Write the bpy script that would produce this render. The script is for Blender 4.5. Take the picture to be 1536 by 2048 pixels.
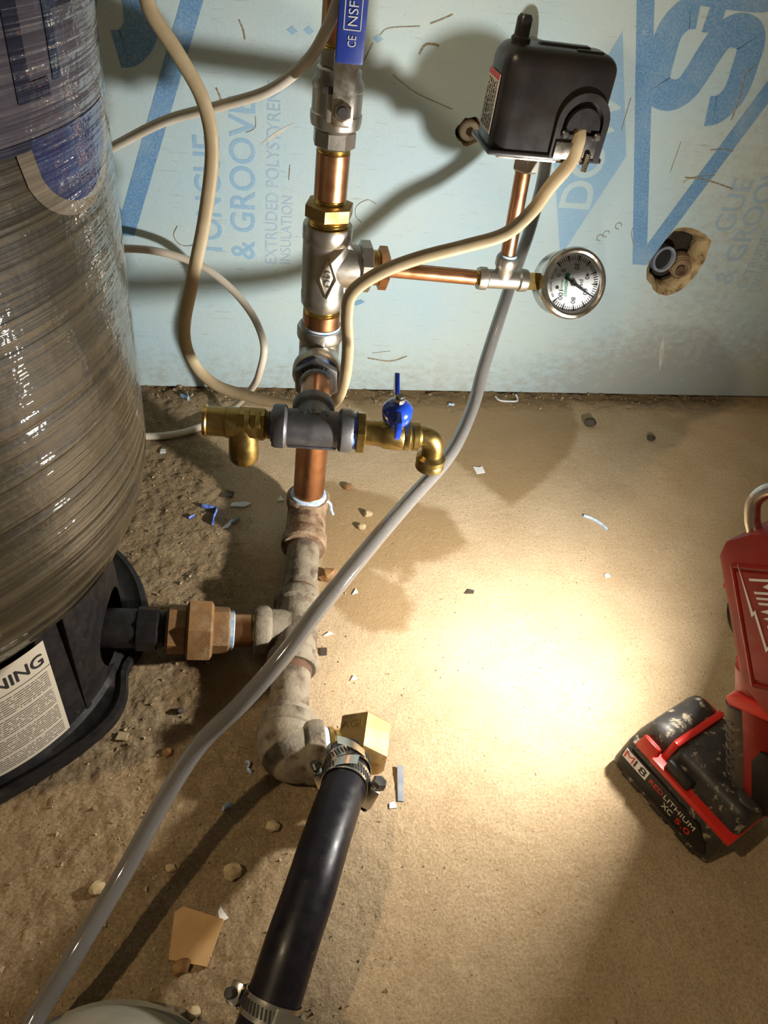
import bpy, bmesh, math, random
from mathutils import Vector, Matrix, noise, Euler
random.seed(7)
scene = bpy.context.scene
for o in list(bpy.data.objects): bpy.data.objects.remove(o, do_unlink=True)
COL = scene.collection
U = 0.00082            # modelling unit -> metres
PI = math.pi

# ------------------------------------------------------------------ camera
cam = bpy.data.cameras.new('camera'); camo = bpy.data.objects.new('camera', cam); COL.objects.link(camo)
R3 = [[0.979836, 0.016572, -0.199113], [-0.156529, 0.683015, -0.713435], [0.124174, 0.730217, 0.671837]]
mw = Matrix([R3[0] + [0.0], R3[1] + [-1089 * U], R3[2] + [725 * U], [0, 0, 0, 1]])
camo.matrix_world = mw
cam.sensor_fit = 'VERTICAL'; cam.sensor_height = 36.0; cam.lens = 36.0 * 1450 / 2048
cam.clip_start = 0.01; cam.clip_end = 50
scene.camera = camo
# ------------------------------------------------------------------ world, room lamp, exposure
world = bpy.data.worlds.new('world'); scene.world = world; world.use_nodes = True
bg = world.node_tree.nodes['Background']; bg.inputs[0].default_value = (1.0, 0.80, 0.56, 1); bg.inputs[1].default_value = 0.10
def point_light(name, loc, power, color, radius):
    l = bpy.data.lights.new(name, 'POINT'); l.energy = power; l.color = color; l.shadow_soft_size = radius
    o = bpy.data.objects.new(name, l); COL.objects.link(o); o.location = Vector(loc) * U
    return o
point_light('basement_bulb', (-900, -1100, 1700), 31.0, (1.0, 0.78, 0.50), 0.02)
vs = scene.view_settings
vs.view_transform = 'Standard'; vs.look = 'None'; vs.gamma = 1.0; vs.use_curve_mapping = False; vs.exposure = 0.0

# ------------------------------------------------------------------ materials
MATS = {}
def nn(nt, t, **kw):
    n = nt.nodes.new(t)
    for k, v in kw.items():
        if isinstance(k, str) and hasattr(n, k): setattr(n, k, v)
    return n
def rgba(c): return (c[0], c[1], c[2], 1.0)
def mix(nt, fac, a, b, blend='MIX'):
    m = nt.nodes.new('ShaderNodeMix'); m.data_type = 'RGBA'; m.blend_type = blend
    for sock, v in ((m.inputs[0], fac), (m.inputs[6], a), (m.inputs[7], b)):
        if hasattr(v, 'links') or hasattr(v, 'is_linked'): nt.links.new(v, sock)
        elif isinstance(v, (int, float)): sock.default_value = v
        else: sock.default_value = rgba(v)
    return m.outputs[2]
def math_(nt, op, a, b=0.0, clamp=False):
    m = nt.nodes.new('ShaderNodeMath'); m.operation = op; m.use_clamp = clamp
    for s, v in ((m.inputs[0], a), (m.inputs[1], b)):
        if hasattr(v, 'is_linked'): nt.links.new(v, s)
        else: s.default_value = v
    return m.outputs[0]
def ramp(nt, v, lo, hi):
    m = nt.nodes.new('ShaderNodeMapRange'); m.interpolation_type = 'SMOOTHSTEP'
    nt.links.new(v, m.inputs[0]); m.inputs[1].default_value = lo; m.inputs[2].default_value = hi
    return m.outputs[0]
def coords(nt, kind='Object', scale=(1, 1, 1)):
    if kind == 'World':
        c = nt.nodes.new('ShaderNodeNewGeometry').outputs['Position']
    else:
        c = nt.nodes.new('ShaderNodeTexCoord').outputs[kind]
    mp = nt.nodes.new('ShaderNodeMapping'); nt.links.new(c, mp.inputs[0]); mp.inputs['Scale'].default_value = scale
    return mp.outputs[0]
def noise_(nt, vec, scale, detail=3.0, rough=0.55, out=0):
    n = nt.nodes.new('ShaderNodeTexNoise'); nt.links.new(vec, n.inputs['Vector'])
    n.inputs['Scale'].default_value = scale; n.inputs['Detail'].default_value = detail; n.inputs['Roughness'].default_value = rough
    return n.outputs[out]
def bump_(nt, h, strength, dist=0.001, prev=None):
    b = nt.nodes.new('ShaderNodeBump'); nt.links.new(h, b.inputs['Height']); b.inputs['Strength'].default_value = strength
    b.inputs['Distance'].default_value = dist
    if prev is not None: nt.links.new(prev, b.inputs['Normal'])
    return b.outputs[0]
def new_mat(name):
    m = bpy.data.materials.new(name); m.use_nodes = True
    nt = m.node_tree; b = nt.nodes['Principled BSDF']; MATS[name] = m
    return m, nt, b
def pm(name, c, c2=None, rough=0.5, metal=0.0, ns=60, var=(0.4, 0.65), bump=0.0, bs=400, bd=0.0006, dirt=None, dirt_s=90, dirt_t=(0.52, 0.64), coat=0.0, rvar=0.12, spec=0.5, scale=(1, 1, 1)):
    m, nt, b = new_mat(name)
    v = coords(nt, 'Object', scale)
    col = None
    if c2 is not None:
        f = ramp(nt, noise_(nt, v, ns, 4), *var); col = mix(nt, f, c, c2)
    else:
        f = noise_(nt, v, ns, 4)
        col = mix(nt, f, [x * 0.86 for x in c], [min(1, x * 1.12) for x in c])
    rsock = ramp(nt, noise_(nt, v, ns * 1.7, 3), 0.3, 0.7)
    rr = math_(nt, 'MULTIPLY_ADD', rsock, rvar); rr.node.inputs[2].default_value = max(0.02, rough - rvar * 0.5)
    mm = None
    if dirt is not None:
        fd = ramp(nt, noise_(nt, v, dirt_s, 6, 0.65), *dirt_t)
        col = mix(nt, fd, col, dirt)
        rr = math_(nt, 'MAXIMUM', rr, math_(nt, 'MULTIPLY', fd, 0.85))
        if metal > 0: mm = math_(nt, 'MULTIPLY_ADD', fd, -metal * 0.9); mm.node.inputs[2].default_value = metal
    nt.links.new(col, b.inputs['Base Color']); nt.links.new(rr, b.inputs['Roughness'])
    if mm is not None: nt.links.new(mm, b.inputs['Metallic'])
    else: b.inputs['Metallic'].default_value = metal
    b.inputs['Specular IOR Level'].default_value = spec
    if coat: b.inputs['Coat Weight'].default_value = coat; b.inputs['Coat Roughness'].default_value = 0.1
    if bump: nt.links.new(bump_(nt, noise_(nt, v, bs, 4, 0.6), bump, bd), b.inputs['Normal'])
    return m

COPPER = pm('red_brass', (0.62, 0.32, 0.17), (0.48, 0.22, 0.10), 0.34, 1.0, ns=30, dirt=(0.30, 0.13, 0.06), dirt_s=45, dirt_t=(0.60, 0.80))
THREAD = pm('cut_brass_thread', (0.62, 0.43, 0.14), None, 0.28, 1.0, ns=80)
BRASS = pm('cast_brass', (0.40, 0.29, 0.10), (0.30, 0.21, 0.07), 0.36, 1.0, ns=60, bump=0.15, bs=500)
BRASSD = pm('dull_hex_brass', (0.44, 0.29, 0.11), (0.30, 0.19, 0.07), 0.48, 0.8, ns=50, bump=0.25, bs=600)
BRONZE = pm('dusty_bronze', (0.27, 0.145, 0.055), (0.19, 0.10, 0.04), 0.66, 0.3, ns=40, bump=0.6, bs=420, dirt=(0.26, 0.175, 0.09), dirt_s=70, dirt_t=(0.5, 0.7))
STEEL = pm('cast_stainless', (0.52, 0.49, 0.43), (0.44, 0.41, 0.36), 0.38, 0.95, ns=40, bump=0.2, bs=900, bd=0.0003)
STEELB = pm('bright_stainless', (0.66, 0.62, 0.54), None, 0.22, 1.0, ns=60)
STEELK = pm('blackened_steel', (0.10, 0.095, 0.09), (0.16, 0.15, 0.14), 0.36, 0.8, ns=60)
GALV = pm('dark_galvanised', (0.13, 0.13, 0.14), (0.20, 0.20, 0.205), 0.46, 0.7, ns=50, bump=0.35, bs=700, bd=0.0004)
GALVOLD = pm('old_galvanised', (0.24, 0.20, 0.14), (0.155, 0.12, 0.08), 0.8, 0.0, ns=75, bump=0.6, bs=380, bd=0.0009, dirt=(0.075, 0.05, 0.03), dirt_s=65, dirt_t=(0.50, 0.68))
GALVRUST = pm('rusted_galvanised', (0.32, 0.225, 0.14), (0.20, 0.12, 0.065), 0.85, 0.0, ns=80, bump=0.8, bs=320, bd=0.001, dirt=(0.085, 0.045, 0.025), dirt_s=90, dirt_t=(0.50, 0.68))
RUST = pm('rust', (0.12, 0.06, 0.03), (0.07, 0.038, 0.025), 0.85, 0.0, ns=90, bump=0.6, bs=500)
TAPE = pm('thread_tape', (0.62, 0.72, 0.82), (0.30, 0.48, 0.75), 0.5, 0.0, ns=140, bump=0.5, bs=900)
TAPEB = pm('blue_thread_tape', (0.06, 0.12, 0.55), (0.22, 0.36, 0.75), 0.5, ns=160)
BLUE = pm('blue_enamel', (0.012, 0.06, 0.50), None, 0.22, 0.0, ns=40, coat=0.6)
BLUEV = pm('blue_vinyl_sleeve', (0.02, 0.05, 0.32), None, 0.38, 0.0, ns=60)
WHITEP = pm('white_print', (0.75, 0.76, 0.80), None, 0.6)
BLACKP = pm('black_print', (0.02, 0.02, 0.022), None, 0.6)
BLACKABS = pm('black_plastic', (0.010, 0.009, 0.009), (0.018, 0.015, 0.014), 0.42, 0.0, ns=80, bump=0.12, bs=700, dirt=(0.10, 0.075, 0.05), dirt_s=150, dirt_t=(0.62, 0.80), spec=0.3)
SWITCHC = pm('switch_cover_plastic', (0.024, 0.020, 0.019), (0.018, 0.015, 0.016), 0.33, 0.0, ns=30, bump=0.05, bs=900)
BLACKPOLY = pm('black_polyethylene', (0.007, 0.006, 0.009), (0.012, 0.010, 0.013), 0.38, 0.0, ns=70, dirt=(0.10, 0.08, 0.07), dirt_s=300, dirt_t=(0.66, 0.78), spec=0.3)
CABLE = pm('beige_cable', (0.50, 0.38, 0.22), (0.56, 0.45, 0.28), 0.5, 0.0, ns=40, dirt=(0.30, 0.22, 0.12), dirt_s=60, dirt_t=(0.60, 0.75))
CABLEW = pm('cream_cable', (0.66, 0.58, 0.46), (0.72, 0.66, 0.55), 0.48, 0.0, ns=30)
RED = pm('red_plastic', (0.27, 0.012, 0.008), (0.22, 0.010, 0.007), 0.45, 0.0, ns=40, bump=0.1, bs=1200, dirt=(0.26, 0.07, 0.035), dirt_s=90, dirt_t=(0.58, 0.85))
REDB = pm('bright_red_trim', (0.58, 0.022, 0.012), None, 0.34, 0.0, ns=50)
TOOLBLK = pm('tool_black_plastic', (0.026, 0.023, 0.02), (0.04, 0.034, 0.028), 0.48, 0.0, ns=60, bump=0.2, bs=900, dirt=(0.34, 0.28, 0.19), dirt_s=110, dirt_t=(0.56, 0.66))
GRIP = pm('rubber_grip', (0.075, 0.06, 0.045), None, 0.6, 0.0, ns=60, dirt=(0.22, 0.17, 0.11), dirt_s=120, dirt_t=(0.55, 0.72))
PAPER = pm('cream_label_paper', (0.60, 0.53, 0.42), None, 0.6)
DIAL = pm('dial_white', (0.78, 0.78, 0.76), None, 0.55)
GREEN = pm('green_print', (0.01, 0.28, 0.12), None, 0.55)
CARD = pm('tan_cardboard', (0.42, 0.24, 0.09), (0.48, 0.29, 0.12), 0.7, 0.0, ns=50, bump=0.2, bs=300)
STONE = pm('pebble', (0.46, 0.36, 0.20), (0.36, 0.27, 0.15), 0.8, 0.0, ns=120, bump=0.6, bs=300)
STONEB = pm('brown_pebble', (0.28, 0.15, 0.05), (0.20, 0.10, 0.04), 0.7, 0.0, ns=120, bump=0.6, bs=300)
SCRAPW = pm('white_scrap', (0.72, 0.72, 0.70), None, 0.6, bump=0.3, bs=300)
SCRAPB = pm('light_blue_scrap', (0.30, 0.48, 0.72), (0.55, 0.66, 0.80), 0.6, ns=200)
DARKCH = pm('dark_chip', (0.06, 0.045, 0.03), None, 0.8, bump=0.5, bs=300)
PVC = pm('grey_conduit', (0.22, 0.26, 0.34), (0.30, 0.33, 0.38), 0.5)
PVCW = pm('white_plastic', (0.70, 0.69, 0.64), None, 0.5)
PUMPG = pm('pump_grey_paint', (0.20, 0.19, 0.15), (0.26, 0.24, 0.18), 0.45, 0.0, ns=25, bump=0.1, bs=500)
CHIP = pm('crumbled_foam', (0.50, 0.40, 0.23), (0.36, 0.26, 0.13), 0.9, 0.0, ns=60, bump=1.0, bs=220, bd=0.002, dirt=(0.10, 0.07, 0.035), dirt_s=60, dirt_t=(0.56, 0.70))
SOIL = pm('dark_cavity_soil', (0.035, 0.026, 0.018), (0.06, 0.045, 0.03), 0.95, 0.0, ns=60, bump=1.0, bs=200, bd=0.003)
CRUMB = pm('grit', (0.42, 0.31, 0.18), (0.26, 0.18, 0.10), 0.9, 0.0, ns=500)

def mat_tube():
    m, nt, b = new_mat('clear_vinyl_tube')
    b.inputs['Base Color'].default_value = (0.40, 0.385, 0.37, 1); b.inputs['Roughness'].default_value = 0.07
    b.inputs['Transmission Weight'].default_value = 0.72; b.inputs['IOR'].default_value = 1.48
    v = coords(nt); nt.links.new(bump_(nt, noise_(nt, v, 90, 3), 0.12, 0.0006), b.inputs['Normal'])
    return m
TUBE = mat_tube()
def mat_glass():
    m, nt, b = new_mat('gauge_glass')
    out = nt.nodes['Material Output']; nt.nodes.remove(b)
    t = nt.nodes.new('ShaderNodeBsdfTransparent'); t.inputs[0].default_value = (0.93, 0.94, 0.95, 1)
    g = nt.nodes.new('ShaderNodeBsdfGlossy'); g.inputs['Roughness'].default_value = 0.03
    f = nt.nodes.new('ShaderNodeFresnel'); f.inputs[0].default_value = 1.4
    x = nt.nodes.new('ShaderNodeMixShader'); nt.links.new(f.outputs[0], x.inputs[0]); nt.links.new(t.outputs[0], x.inputs[1]); nt.links.new(g.outputs[0], x.inputs[2])
    nt.links.new(x.outputs[0], out.inputs[0]); return m
GLASS = mat_glass()
def mat_led():
    m, nt, b = new_mat('led_lens')
    b.inputs['Base Color'].default_value = (0.9, 0.9, 0.85, 1); b.inputs['Emission Color'].default_value = (1, 0.93, 0.8, 1); b.inputs['Emission Strength'].default_value = 6.0
    return m
LED = mat_led()

FOAM_C = (0.52, 0.66, 0.66)
def foam_nodes(nt):
    v = coords(nt, 'World')
    big = ramp(nt, noise_(nt, v, 5, 4), 0.35, 0.68)
    col = mix(nt, big, (0.50, 0.68, 0.76), (0.58, 0.70, 0.70))
    # fine print-grain, smudges, specks and horizontal scuffs
    col = mix(nt, math_(nt, 'MULTIPLY', ramp(nt, noise_(nt, v, 600, 2), 0.45, 0.75), 0.35), col, (0.44, 0.55, 0.54))
    vs_ = coords(nt, 'World', (22, 22, 330))
    col = mix(nt, math_(nt, 'MULTIPLY', ramp(nt, noise_(nt, vs_, 1.0, 6, 0.75), 0.58, 0.68), 0.55), col, (0.30, 0.30, 0.22))
    speck = ramp(nt, noise_(nt, coords(nt, 'World', (1, 1, 1.6)), 240, 5, 0.7), 0.655, 0.70)
    col = mix(nt, math_(nt, 'MULTIPLY', speck, 0.85), col, (0.10, 0.09, 0.06))
    sep = nt.nodes.new('ShaderNodeSeparateXYZ'); nt.links.new(coords(nt, 'World'), sep.inputs[0])
    low = math_(nt, 'ADD', ramp(nt, sep.outputs[2], 0.16, 0.0), math_(nt, 'MULTIPLY', ramp(nt, sep.outputs[0], 0.36, 0.66), 0.85))
    grime = ramp(nt, math_(nt, 'MULTIPLY', noise_(nt, coords(nt, 'World', (1, 1, 1.6)), 55, 9, 0.75), math_(nt, 'ADD', low, 0.38)), 0.42, 1.0)
    col = mix(nt, math_(nt, 'MULTIPLY', grime, 0.5), col, (0.33, 0.26, 0.14))
    return v, col
def mat_foam():
    m, nt, b = new_mat('foam_board')
    v, col = foam_nodes(nt)
    nt.links.new(col, b.inputs['Base Color']); b.inputs['Roughness'].default_value = 0.5; b.inputs['Specular IOR Level'].default_value = 0.35
    h = noise_(nt, v, 420, 4, 0.6); h2 = noise_(nt, v, 45, 4, 0.6)
    n1 = bump_(nt, h2, 0.25, 0.003); nt.links.new(bump_(nt, h, 0.35, 0.0006, n1), b.inputs['Normal'])
    return m
FOAM = mat_foam()
def mat_ink(name, ink, fade):
    m, nt, b = new_mat(name)
    v, col = foam_nodes(nt)
    f = ramp(nt, noise_(nt, v, 420, 4, 0.7), 0.25, 0.62)
    f2 = ramp(nt, noise_(nt, v, 16, 4), 0.15, 0.6)
    ff = math_(nt, 'MULTIPLY', math_(nt, 'MULTIPLY_ADD', f, 0.45), math_(nt, 'MULTIPLY_ADD', f2, 0.4))
    ff.node.inputs[0].links[0].from_node.inputs[2].default_value = 0.55; ff.node.inputs[1].links[0].from_node.inputs[2].default_value = 0.6
    ff = math_(nt, 'MULTIPLY', ff, fade)
    nt.links.new(mix(nt, ff, col, ink), b.inputs['Base Color']); b.inputs['Roughness'].default_value = 0.5; b.inputs['Specular IOR Level'].default_value = 0.3
    return m
INK = mat_ink('blue_board_print', (0.10, 0.28, 0.56), 0.95)
INKL = mat_ink('pale_board_print', (0.20, 0.44, 0.72), 0.75)
INKT = mat_ink('faint_board_print', (0.26, 0.46, 0.70), 0.62)
FOAMP = mat_ink('unprinted_board', (0.52, 0.66, 0.66), 0.3)

def mat_floor():
    m, nt, b = new_mat('concrete_floor')
    v = coords(nt, 'World')
    a = nt.nodes.new('ShaderNodeAttribute'); a.attribute_name = 'dirt'
    w = nt.nodes.new('ShaderNodeAttribute'); w.attribute_name = 'damp'
    smooth = mix(nt, ramp(nt, noise_(nt, v, 14, 6, 0.6), 0.3, 0.7), (0.57, 0.42, 0.255), (0.66, 0.505, 0.325))
    dirt = mix(nt, ramp(nt, noise_(nt, v, 45, 7, 0.7), 0.32, 0.68), (0.46, 0.32, 0.165), (0.66, 0.485, 0.28))
    col = mix(nt, a.outputs['Fac'], smooth, dirt)
    grain = ramp(nt, noise_(nt, v, 420, 5, 0.75), 0.32, 0.66)
    col = mix(nt, 0.55, col, mix(nt, grain, (0.30, 0.20, 0.10), (0.74, 0.62, 0.44)), 'MULTIPLY') if False else mix(nt, math_(nt, 'MULTIPLY', math_(nt, 'SUBTRACT', 1.0, grain), math_(nt, 'MULTIPLY_ADD', a.outputs['Fac'], 0.20)), col, (0.20, 0.125, 0.055))
    for l_ in nt.links:
        if l_.from_node.type == 'MATH' and l_.from_node.operation == 'MULTIPLY_ADD' and l_.from_node.inputs[1].default_value > 0.19 and abs(l_.from_node.inputs[1].default_value - 0.20) < 1e-4: l_.from_node.inputs[2].default_value = 0.40
    sp = ramp(nt, noise_(nt, v, 260, 2), 0.70, 0.73)
    col = mix(nt, math_(nt, 'MULTIPLY', sp, 0.8), col, (0.10, 0.07, 0.04))
    lt = ramp(nt, noise_(nt, coords(nt, 'World', (1, 1, 1)), 330, 2, 0.4), 0.70, 0.73)
    col = mix(nt, math_(nt, 'MULTIPLY', lt, 0.5), col, (0.74, 0.68, 0.56))
    wet = ramp(nt, math_(nt, 'ADD', w.outputs['Fac'], math_(nt, 'MULTIPLY_ADD', noise_(nt, v, 38, 8, 0.7), 0.9)), 0.25, 0.72)
    wet.node.inputs[0].links[0].from_node.inputs[1].links[0].from_node.inputs[2].default_value = -0.45
    col = mix(nt, math_(nt, 'MULTIPLY', wet, 0.66), col, (0.28, 0.17, 0.06))
    nt.links.new(col, b.inputs['Base Color'])
    rr = math_(nt, 'MULTIPLY_ADD', wet, -0.30); rr.node.inputs[2].default_value = 0.82
    nt.links.new(rr, b.inputs['Roughness']); b.inputs['Specular IOR Level'].default_value = 0.35
    h = noise_(nt, v, 420, 5, 0.75); h2 = noise_(nt, v, 150, 6, 0.75)
    st = math_(nt, 'MULTIPLY_ADD', a.outputs['Fac'], 0.60); st.node.inputs[2].default_value = 0.20
    bb = nt.nodes.new('ShaderNodeBump'); nt.links.new(h2, bb.inputs['Height']); nt.links.new(st, bb.inputs['Strength']); bb.inputs['Distance'].default_value = 0.010
    b2 = nt.nodes.new('ShaderNodeBump'); nt.links.new(h, b2.inputs['Height']); nt.links.new(st, b2.inputs['Strength']); b2.inputs['Distance'].default_value = 0.005
    nt.links.new(bb.outputs[0], b2.inputs['Normal']); nt.links.new(b2.outputs[0], b.inputs['Normal'])
    return m
FLOOR = mat_floor()
def mat_film(name, c1, c2):
    m, nt, b = new_mat(name)
    v = coords(nt, 'Object', (2.2, 2.2, 150)); v2 = coords(nt, 'Object', (7, 7, 420)); v3 = coords(nt, 'Object')
    col = mix(nt, ramp(nt, noise_(nt, v, 1.0, 4), 0.35, 0.65), c1, c2)
    nt.links.new(col, b.inputs['Base Color'])
    b.inputs['Metallic'].default_value = 0.0
    b.inputs['Roughness'].default_value = 0.5; b.inputs['Specular IOR Level'].default_value = 0.2; b.inputs['Coat Weight'].default_value = 1.0; b.inputs['Coat Roughness'].default_value = 0.04; b.inputs['Coat IOR'].default_value = 1.5
    h1 = noise_(nt, v, 1.0, 3, 0.5); h2 = noise_(nt, v2, 1.0, 3, 0.55); h3 = noise_(nt, v3, 26, 4, 0.6)
    n = bump_(nt, h3, 0.25, 0.008); n = bump_(nt, h1, 0.8, 0.0032, n); n = bump_(nt, h2, 0.5, 0.0004, n)
    nt.links.new(n, b.inputs['Coat Normal']); nt.links.new(n, b.inputs['Normal'])
    return m
FILM = mat_film('tan_tank_under_film', (0.026, 0.020, 0.011), (0.070, 0.054, 0.030))
NAVY = mat_film('navy_decal_under_film', (0.018, 0.025, 0.09), (0.03, 0.045, 0.15))
DECAL = mat_film('slate_decal_under_film', (0.085, 0.075, 0.10), (0.10, 0.09, 0.115))
DECALK = mat_film('black_lettering_under_film', (0.012, 0.014, 0.04), (0.018, 0.02, 0.05))
PAPERF = mat_film('pale_border_under_film', (0.16, 0.13, 0.09), (0.22, 0.18, 0.13))
def mat_warning():
    m, nt, b = new_mat('warning_label_print')
    uv = nt.nodes.new('ShaderNodeUVMap').outputs[0]
    s = nt.nodes.new('ShaderNodeSeparateXYZ'); nt.links.new(uv, s.inputs[0])
    u, w = s.outputs[0], s.outputs[1]            # label millimetres
    row = math_(nt, 'FLOOR', math_(nt, 'DIVIDE', w, 3.1)); fr = math_(nt, 'FRACT', math_(nt, 'DIVIDE', w, 3.1))
    line = math_(nt, 'MULTIPLY', math_(nt, 'GREATER_THAN', fr, 0.30), math_(nt, 'LESS_THAN', fr, 0.80))
    cb = nt.nodes.new('ShaderNodeCombineXYZ'); nt.links.new(math_(nt, 'MULTIPLY', u, 0.42), cb.inputs[0]); nt.links.new(math_(nt, 'MULTIPLY', row, 7.31), cb.inputs[1])
    words = ramp(nt, noise_(nt, cb.outputs[0], 1.0, 2), 0.36, 0.46)
    para = math_(nt, 'GREATER_THAN', math_(nt, 'FRACT', math_(nt, 'DIVIDE', row, 9.0)), 0.06)
    inside = math_(nt, 'MULTIPLY', math_(nt, 'LESS_THAN', w, 112.0), math_(nt, 'GREATER_THAN', w, 10.0))
    inside = math_(nt, 'MULTIPLY', inside, math_(nt, 'LESS_THAN', u, 117.0))
    f = math_(nt, 'MULTIPLY', math_(nt, 'MULTIPLY', line, words), math_(nt, 'MULTIPLY', para, inside))
    rule = math_(nt, 'MULTIPLY', math_(nt, 'GREATER_THAN', w, 116.0), math_(nt, 'LESS_THAN', w, 117.2))
    f = math_(nt, 'MAXIMUM', math_(nt, 'MULTIPLY', f, 0.85), rule)
    nt.links.new(mix(nt, f, (0.56, 0.49, 0.38), (0.05, 0.045, 0.04)), b.inputs['Base Color']); b.inputs['Roughness'].default_value = 0.5
    return m
WARN = mat_warning()

# ------------------------------------------------------------------ builders
def frame(loc, z=(0, 0, 1), x=None):
    z = Vector(z).normalized()
    if x is None: x = Vector((1, 0, 0)) if abs(z.x) < 0.9 else Vector((0, 1, 0))
    x = Vector(x); x = (x - z * x.dot(z)).normalized(); y = z.cross(x)
    M = Matrix((x, y, z)).transposed().to_4x4(); M.translation = Vector(loc); return M
def thing(name, label, cat, loc=(0, 0, 0), z=(0, 0, 1), x=None, group=None):
    o = bpy.data.objects.new(name, None); COL.objects.link(o); o.empty_display_size = 0.01
    M = frame(loc, z, x); M.translation = M.translation * U; o.matrix_world = M
    tag(o, label, cat, group); return o
def tag(o, label, cat, group=None, kind=None):
    if label: o['label'] = label
    if cat: o['category'] = cat
    if group: o['group'] = group
    if kind: o['kind'] = kind
    return o
def obj(name, bm, mat, parent=None, sharp=38, label=None, flat=False):
    bmesh.ops.remove_doubles(bm, verts=bm.verts, dist=1e-4)
    bmesh.ops.recalc_face_normals(bm, faces=bm.faces)
    for f in bm.faces: f.smooth = not flat
    lim = math.radians(sharp)
    for e in bm.edges:
        if len(e.link_faces) == 2 and e.calc_face_angle(0) > lim: e.smooth = False
    bmesh.ops.scale(bm, vec=(U, U, U), verts=bm.verts)
    me = bpy.data.meshes.new(name); bm.to_mesh(me); bm.free(); me.materials.append(mat)
    o = bpy.data.objects.new(name, me); COL.objects.link(o)
    if parent is not None: o.parent = parent
    if label: o['label'] = label
    return o
def B(): return bmesh.new()
def T(x=0, y=0, z=0): return Matrix.Translation((x, y, z))
def lathe(bm, prof, seg=32, M=None, phase=0.0, close=True):
    M = M or Matrix(); rings = []
    for r, z in prof:
        if r <= 1e-6: rings.append([bm.verts.new(M @ Vector((0, 0, z)))])
        else: rings.append([bm.verts.new(M @ Vector((r * math.cos(phase + 2 * PI * i / seg), r * math.sin(phase + 2 * PI * i / seg), z))) for i in range(seg)])
    for a, b in zip(rings, rings[1:]):
        for i in range(seg):
            j = (i + 1) % seg
            if len(a) == 1 and len(b) == 1: continue
            if len(a) == 1: bm.faces.new((a[0], b[i], b[j]))
            elif len(b) == 1: bm.faces.new((a[i], a[j], b[0]))
            else: bm.faces.new((a[i], a[j], b[j], b[i]))
    if close:
        for r_ in (rings[0], rings[-1]):
            if len(r_) > 2: bm.faces.new(r_)
    return bm
def hexp(bm, af, z0, z1, M=None, ch=1.5, phase=PI / 6, n=6):
    """chamfered hexagon of across-flats af between z0 and z1"""
    R = af / 2 / math.cos(PI / n)
    return lathe(bm, [(R * 0.86, z0), (R, z0 + ch), (R, z1 - ch), (R * 0.86, z1)], n, M, phase)
def thread_prof(r, z0, z1, pitch=2.6, d=0.9):
    n = max(1, int(round((z1 - z0) / pitch))); p = (z1 - z0) / n; out = []
    for i in range(n): out += [(r - d, z0 + i * p), (r, z0 + (i + 0.5) * p)]
    return out + [(r - d, z1)]
def spline(pts, n=8):
    P = [Vector(p) for p in pts]; P = [P[0] * 2 - P[1]] + P + [P[-1] * 2 - P[-2]]; out = []
    for i in range(1, len(P) - 2):
        a, b, c, d = P[i - 1:i + 3]
        for k in range(n):
            t = k / n
            out.append(0.5 * ((2 * b) + (c - a) * t + (2 * a - 5 * b + 4 * c - d) * t * t + (3 * b - a - 3 * c + d) * t ** 3))
    out.append(P[-2]); return out
def sweep(bm, pts, r, seg=16, r2=None, side=None, radii=None, cap=True):
    """tube along points; r2 and side make a flat (oval) section whose long axis r lies near `side`"""
    pts = [Vector(p) for p in pts]; n = len(pts); rings = []
    tan = [(pts[min(i + 1, n - 1)] - pts[max(i - 1, 0)]).normalized() for i in range(n)]
    ref = Vector(side) if side is not None else Vector((0, 0, 1))
    if abs(ref.dot(tan[0])) > 0.95: ref = Vector((1, 0, 0))
    nrm = (ref - tan[0] * ref.dot(tan[0])).normalized()
    for i in range(n):
        nrm = (nrm - tan[i] * nrm.dot(tan[i])).normalized(); bi = tan[i].cross(nrm)
        k = radii[i] if radii else 1.0
        rings.append([bm.verts.new(pts[i] + nrm * (r * k * math.cos(2 * PI * j / seg)) + bi * ((r2 or r) * k * math.sin(2 * PI * j / seg))) for j in range(seg)])
    for a, b in zip(rings, rings[1:]):
        for j in range(seg): bm.faces.new((a[j], a[(j + 1) % seg], b[(j + 1) % seg], b[j]))
    if cap: bm.faces.new(rings[0]); bm.faces.new(rings[-1])
    return bm
def arc(c, a0, a1, r, ax, ay, n=10):
    c = Vector(c); ax = Vector(ax); ay = Vector(ay)
    return [c + ax * (r * math.cos(a0 + (a1 - a0) * i / n)) + ay * (r * math.sin(a0 + (a1 - a0) * i / n)) for i in range(n + 1)]
def box(bm, c, s, bev=0.0, M=None, seg=2, taper=None):
    r = bmesh.ops.create_cube(bm, size=1.0); vs_ = r['verts']
    for v in vs_:
        top = v.co.z > 0
        v.co = Vector((v.co.x * s[0], v.co.y * s[1], v.co.z * s[2]))
        if taper and top: v.co.x *= taper[0]; v.co.y *= taper[1]
        v.co += Vector(c)
    if bev > 0:
        es = list({e for v in vs_ for e in v.link_edges})
        g = bmesh.ops.bevel(bm, geom=es, offset=bev, segments=seg, affect='EDGES', profile=0.6); vs_ = list({v for f in g['faces'] for v in f.verts} | {v for v in vs_ if v.is_valid})
    if M is not None: bmesh.ops.transform(bm, matrix=M, verts=[v for v in vs_ if v.is_valid])
    return bm
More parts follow.
